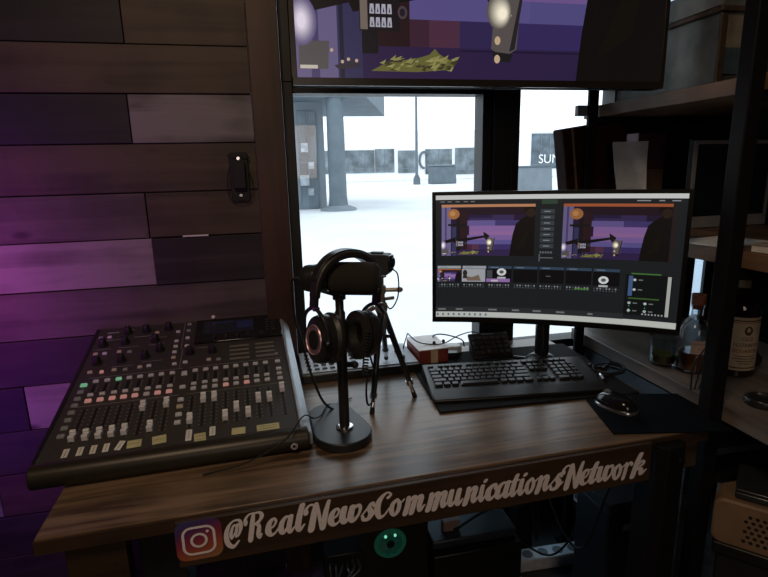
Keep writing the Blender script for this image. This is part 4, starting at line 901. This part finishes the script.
m.add([(.0478*math.sin(x/.0478), -.0478*math.cos(x/.0478), .126+y) for x, y in [(.010*math.cos(2*PI*k/20), .012*math.sin(2*PI*k/20)) for k in range(20)]], [tuple(range(20))], 1)
m.add([(.0479*math.sin(x/.0479), -.0479*math.cos(x/.0479), .128+y) for x, y in [(.0045*math.cos(2*PI*k/20), .006*math.sin(2*PI*k/20)) for k in range(20)]], [tuple(range(20))], 0)
arctext(m, 'OLD', .014, .0479, .104, 1); arctext(m, 'ELIZABETH', .0125, .0479, .088, 1); arctext(m, 'BOURBON', .013, .0479, .072, 2)
for z, wd in ((.058, .5), (.051, .62), (.044, .45), (.038, .3)): arc_patch(m, .0478, -wd, wd, z, z+.0018, 1)
m.flat('label', [CRM, BRN, RED], wb_)
CG = glass('clear_bottle_glass', (.84, .88, .90), .05, .03)
dc = thing('glass_decanter', 'clear glass bottle with a cork stopper and amber whiskey left of the shelf post', 'bottle', (1.082, 1.125, SZ), -.3)
prof = [(.036, 0), (.040, .004), (.040, .090), (.038, .118), (.024, .140), (.0145, .150), (.0135, .172), (.0165, .174), (.0165, .180)]
m = MB(); m.lathe(prof, 36); m.build('glass_body', CG, dc)
m = MB(); m.lathe([(0, .006), (.036, .007), (.0365, .054), (0, .054)], 32); m.build('whiskey', mat('amber_whiskey', (.13, .045, .016), .1, 0, .1, 20, 0, .6), dc)
m = MB(); m.lathe([(.012, .168), (.0128, .180), (.017, .181), (.0175, .208), (0, .209)], 24); m.build('cork_stopper', mat('red_brown_cork', (.17, .065, .035), .7, 0, .3, 120), dc)
m = MB(); arc_patch(m, .0404, -.62, .62, .056, .092, 0); arctext(m, 'KENTUCKY', .0075, .0406, .083, 1); arctext(m, 'RYE', .009, .0406, .070, 1); m.flat('label', [mat('pale_pink_label', (.40, .30, .27), .6), BRN], dc)
gt = thing('whiskey_glass', 'clear tumbler with a little yellow drink beside the glass decanter', 'glass', (1.040, 1.185, SZ), 0)
m = MB(); m.lathe([(0, 0), (.030, 0), (.033, .004), (.036, .080), (.034, .080), (.031, .008), (0, .007)], 32); m.build('tumbler', CG, gt)
m = MB(); m.lathe([(0, .008), (.0305, .0085), (.0318, .028), (0, .028)], 28); m.build('drink', mat('yellow_drink', (.20, .17, .03), .1), gt)
pk = MB(); pk.lathe([(0, 0), (.034, 0), (.036, .003), (.036, .014), (.034, .017), (.029, .017), (.027, .012), (0, .012)], 32); tag(pk.build('ashtray', BLK2, loc=(1.072, .905, SZ)), 'round black dish at the near edge of the lower shelf', 'dish')
pk = MB(); pk.ell((0, 0, .018), (.022, .022, .018)); pk.lathe([(.010, .03), (.008, .042), (0, .043)], 14); tag(pk.build('stopper_knob', BLK2, loc=(1.262, 1.11, SZ)), 'small glossy black knob on the shelf right of the whiskey bottle', 'knob')
hc = MB()
for k in range(3): hc.tube([(1.0+.012*k, .99, 1.104), (1.005+.02*k, .985, 1.0), (.99+.006*k, .99, .92), (1.01-.02*k, 1.0, .86), (1.0-.012*k, 1.01, .787)], .002, 6)
tag(hc.build('hanging_cables', RUB), 'thin black cables hanging in front of the glass decanter beside the post', 'cable')

# tangle of leads and small bits at the right end of the keyboard
cl = MB(); rr = random.Random(3)
pts = [(.905+.045*math.cos(a*.9)+.012*rr.random(), 1.235+.035*math.sin(a*.9)+.01*rr.random(), .7535+.001*a) for a in range(16)]; cl.tube(pts, .0028, 8)
tag(cl.build('coiled_lead', RUB), 'coiled black lead lying right of the keyboard', 'cable')
for i, (x, y, l) in enumerate(((.865, 1.285, 'shiny metal connector nearest the keyboard among the coiled leads'), (.915, 1.255, 'shiny metal connector in the middle of the coiled leads'), (.862, 1.190, 'metal connector at the front of the coiled leads'))):
    c_ = thing('cable_connector', l, 'connector', (x, y, .7505), .6*i); m = MB(); m.cyl((-.016, 0, .0075), (.010, 0, .0075), .0075, n=16); m.build('sleeve', BLK2, c_); m = MB(); m.cyl((.010, 0, .0075), (.024, 0, .0075), .006, n=16); m.build('tip', CHR, c_)

# ------------------------------------------------------------------ wall bracket
br = thing('wall_bracket', 'black metal bracket with two pale screws fixed to the plank wall', 'bracket', (-.070, 1.590, 1.247))
m = MB(); m.prism(rrect(.052, .135, .006), -.004, .004, 0, TR(0, 0, .070) @ RX(PI/2)); m.box((0, -.012, .075), (.034, .02, .075)); m.build('plate', RUB, br, bev=.002)
for z in (.018, .121): m = MB(); m.cyl((0, -.004, z), (0, -.007, z), .0045, n=12); m.build('screw', CHR, br)
m = MB(); m.tube([(-.024, -.004, .10), (-.034, -.008, .06), (-.030, -.008, .012), (0, -.010, .002), (.030, -.008, .012), (.034, -.008, .06), (.024, -.004, .09)], .0015, 6); m.tube([(-.03, -.002, .13), (-.012, -.006, .122), (.0, -.006, .128), (.02, -.006, .120), (.032, -.002, .125)], .002, 6); m.build('wire_loop', RUB, br)
mt = tag(MB().box((0, 0, .002), (.070, .006, .004)).build('paper_strip', PAPER, loc=(-.205, 1.590, 1.1535)), 'thin white strip resting on the edge of a wall plank', 'strip')

# ================================================================== UNDER THE DESK
pc = thing('desktop_computer', 'black computer tower under the desk with a green glowing fan', 'computer', (.24, 1.31, .001), 0)
m = MB(); m.box((0, 0, .25), (.20, .40, .50)); m.build('case', CBLK, pc, bev=.006)
m = MB(); m.lathe([(.036, -.004), (.041, 0), (.037, .006), (.031, .004), (.030, -.004)], 36, 0, TR(.0, -.203, .425) @ RX(PI/2)); m.build('fan_ring', emit('green_fan_light', (.008, .075, .045), .30), pc)
m = MB()
for k in range(9): m.box((0, .020, 0), (.013, .030, .002), 0, TR(.0, -.204, .425) @ RX(PI/2) @ RZ(2*PI*k/9) @ RY(.5))
m.build('fan_blades', emit('green_blade_glow', (.004, .040, .026), .35), pc)  # blades self-lit, painting in the fan's green light on them
m = MB(); m.cyl((0, -.200, .425), (0, -.209, .425), .010, n=20); m.build('fan_hub', BLK, pc)
m = MB(); m.cyl((0, -.2005, .425), (0, -.2025, .425), .031, n=30); m.build('fan_back', bpy.data.materials['green_blade_glow'], pc)  # disc added behind the blades to carry the same green glow
for x, z in ((-.012, .448), (.012, .448)): m = MB(); m.ell((x, -.207, z), (.0035, .002, .0045)); m.build('painted_glint', emit('green_glint', (.25, .9, .6), .8) if x < 0 else bpy.data.materials['green_glint'], pc)  # two self-lit dots painting glints above the hub
ub = thing('rack_unit', 'black rack unit hung below the left front of the desk', 'rack unit', (-.235, .95, .45), .028)
m = MB(); m.box((0, .02, .13), (.078, .10, .26)); m.build('chassis', RUB, ub, bev=.003); m = MB(); m.box((-.022, -.032, .235), (.016, .002, .002)); m.build('status_mark', GREYP, ub)
ps = thing('power_strip', 'white power strip lying on the floor behind the computer tower', 'power strip', (.835, 1.405, .0005), -.04)
m = MB(); m.box((0, 0, .022), (.30, .06, .044)); m.build('body', WHITE, ps, bev=.005)
for k in range(5): m = MB(); m.cyl((-.11+k*.055, 0, .0438), (-.11+k*.055, 0, .0450), .018, n=18); m.build('socket', GREYP, ps)
wc = MB(); wc.tube([(.66, 1.42, .02), (.68, 1.33, .06), (.70, 1.25, .08), (.72, 1.12, .08), (.74, .98, .01)], .004, 8); tag(wc.build('pale_cable', WHITE), 'pale cable running forward from the white power strip', 'cable')
pb = MB(); pb.prism(rrect(.05, .03, .008), 0, .03); o = pb.build('plug_block', mat('dusty_rose_plug', (.35, .24, .22), .5), bev=.003, loc=(.43, 1.20, .3655)); tag(o, 'small pinkish plug block under the lettered board', 'plug')
eq = thing('equipment_cabinet', 'low black equipment cabinet standing under the middle of the desk', 'cabinet', (.485, 1.31, .0005), 0)
m = MB(); m.box((0, 0, .17), (.25, .36, .34)); m.build('case', CBLK, eq, bev=.004); m = MB(); m.box((0, -.005, .352), (.24, .30, .024)); m.build('sheen_panel', mat('slate_window_sheen', (.04, .05, .06), .35), eq, bev=.004)  # thin bluish panel added to show window light on the cabinet top
rr = random.Random(11)
for i, (lab, x0, y0, x1, y1, z0, sagz) in enumerate((('black cable drooping across the dark gap under the desk', .35, .95, .80, 1.25, .56, .07), ('black cable hanging behind the lettered board near its right end', .74, 1.30, .77, 1.0, .62, .30), ('black cable curling over the white power strip', .66, 1.40, .95, 1.36, .18, .10), ('long black cable rising from the power strip to the desk', .80, 1.38, .84, 1.50, .60, .50))):
    q = MB(); q.tube([(x0, y0, z0), (x0*.7+x1*.3, y0*.7+y1*.3+.03, z0-sagz*.8), (x0*.4+x1*.6, y0*.4+y1*.6-.03, z0-sagz), (x1, y1, z0-sagz*.15)], .0035, 8); tag(q.build('black_cable', RUB), lab, 'cable', 'cables under the desk')
gl = thing('hub_device', 'black network hub with a bundle of glinting plugs under the desk front', 'hub', (.115, 1.02, .43), 0)
m = MB(); m.box((0, .05, .03), (.09, .10, .06)); m.build('body', CBLK, gl, bev=.003)
for k in range(6): m = MB(); m.tube([(-.03+.012*k, 0, .04), (-.035+.013*k, -.02, .05-.004*k), (-.03+.010*k+rr.uniform(-.02, .02), -.03, .0), (-.02+.008*k+rr.uniform(-.03, .03), -.02, -.06-.04*rr.random())], .0028, 6); m.build('patch_lead', mat('blue_grey_lead', (.10, .13, .16), .3) if k == 0 else bpy.data.materials['blue_grey_lead'], gl)
fc = thing('flight_case', 'blue-black equipment case on the floor below the right end of the desk', 'case', (.874, 1.12, .0005), .0)
m = MB(); m.box((.0, 0, .22), (.135, .14, .44)); m.build('body', mat('blue_black_laminate', (.016, .022, .032), .45), fc, bev=.004)
m = MB(); m.box((0, 0, .455), (.139, .144, .03)); m.build('lid', mat('blue_black_lid', (.03, .04, .055), .4), fc, bev=.004)
m = MB(); m.box((0, -.073, .40), (.05, .006, .02)); m.build('latch', STEEL, fc, bev=.001)
# tan perforated radio at the lower right
rd = thing('perforated_radio', 'tan rounded radio with a punched grille at the lower right corner', 'radio', (1.055, .895, .4605), math.radians(-48))
RDM = mat('tan_enamel', (.25, .16, .095), .5, 0, .12, 20)
m = MB(); m.prism(rrect(.36, .115, .022, 8), -.07, .07, 0, TR(.12, 0, .0575) @ RX(PI/2)); m.build('body', RDM, rd, bev=.006)
m = MB(); HM = 0
for r in range(6):
    for c in range(12): m.lathe([(.0046, 0), (0, .0004)], 6, 0, TR(.004+c*.0135+(r % 2)*.00675, -.0703, .024+r*.0125) @ RX(PI/2))
tag(m.flat('grille_holes', [RUB], rd), kind='stuff')
sd = thing('storage_box', 'plain black storage box on the bottom shelf carrying the tan radio', 'box', (1.17, .83, .1755), math.radians(-48))
m = MB(); m.box((0, 0, .127), (.34, .20, .254)); m.build('body', BLK2, sd, bev=.006); m = MB(); m.box((0, 0, .269), (.36, .22, .030)); m.build('lid', BLK, sd, bev=.005)
lp = thing('closed_laptop', 'dark closed laptop leaning above the tan radio', 'laptop', (1.065, .895, .5762), math.radians(-48))
m = MB(); m.box((.12, 0, .010), (.30, .13, .016)); m.build('base', mat('gunmetal', (.06, .065, .07), .25, .5), lp, bev=.004); m = MB(); m.box((.12, 0, .0225), (.30, .13, .008)); m.build('lid', bpy.data.materials['gunmetal'], lp, bev=.003)
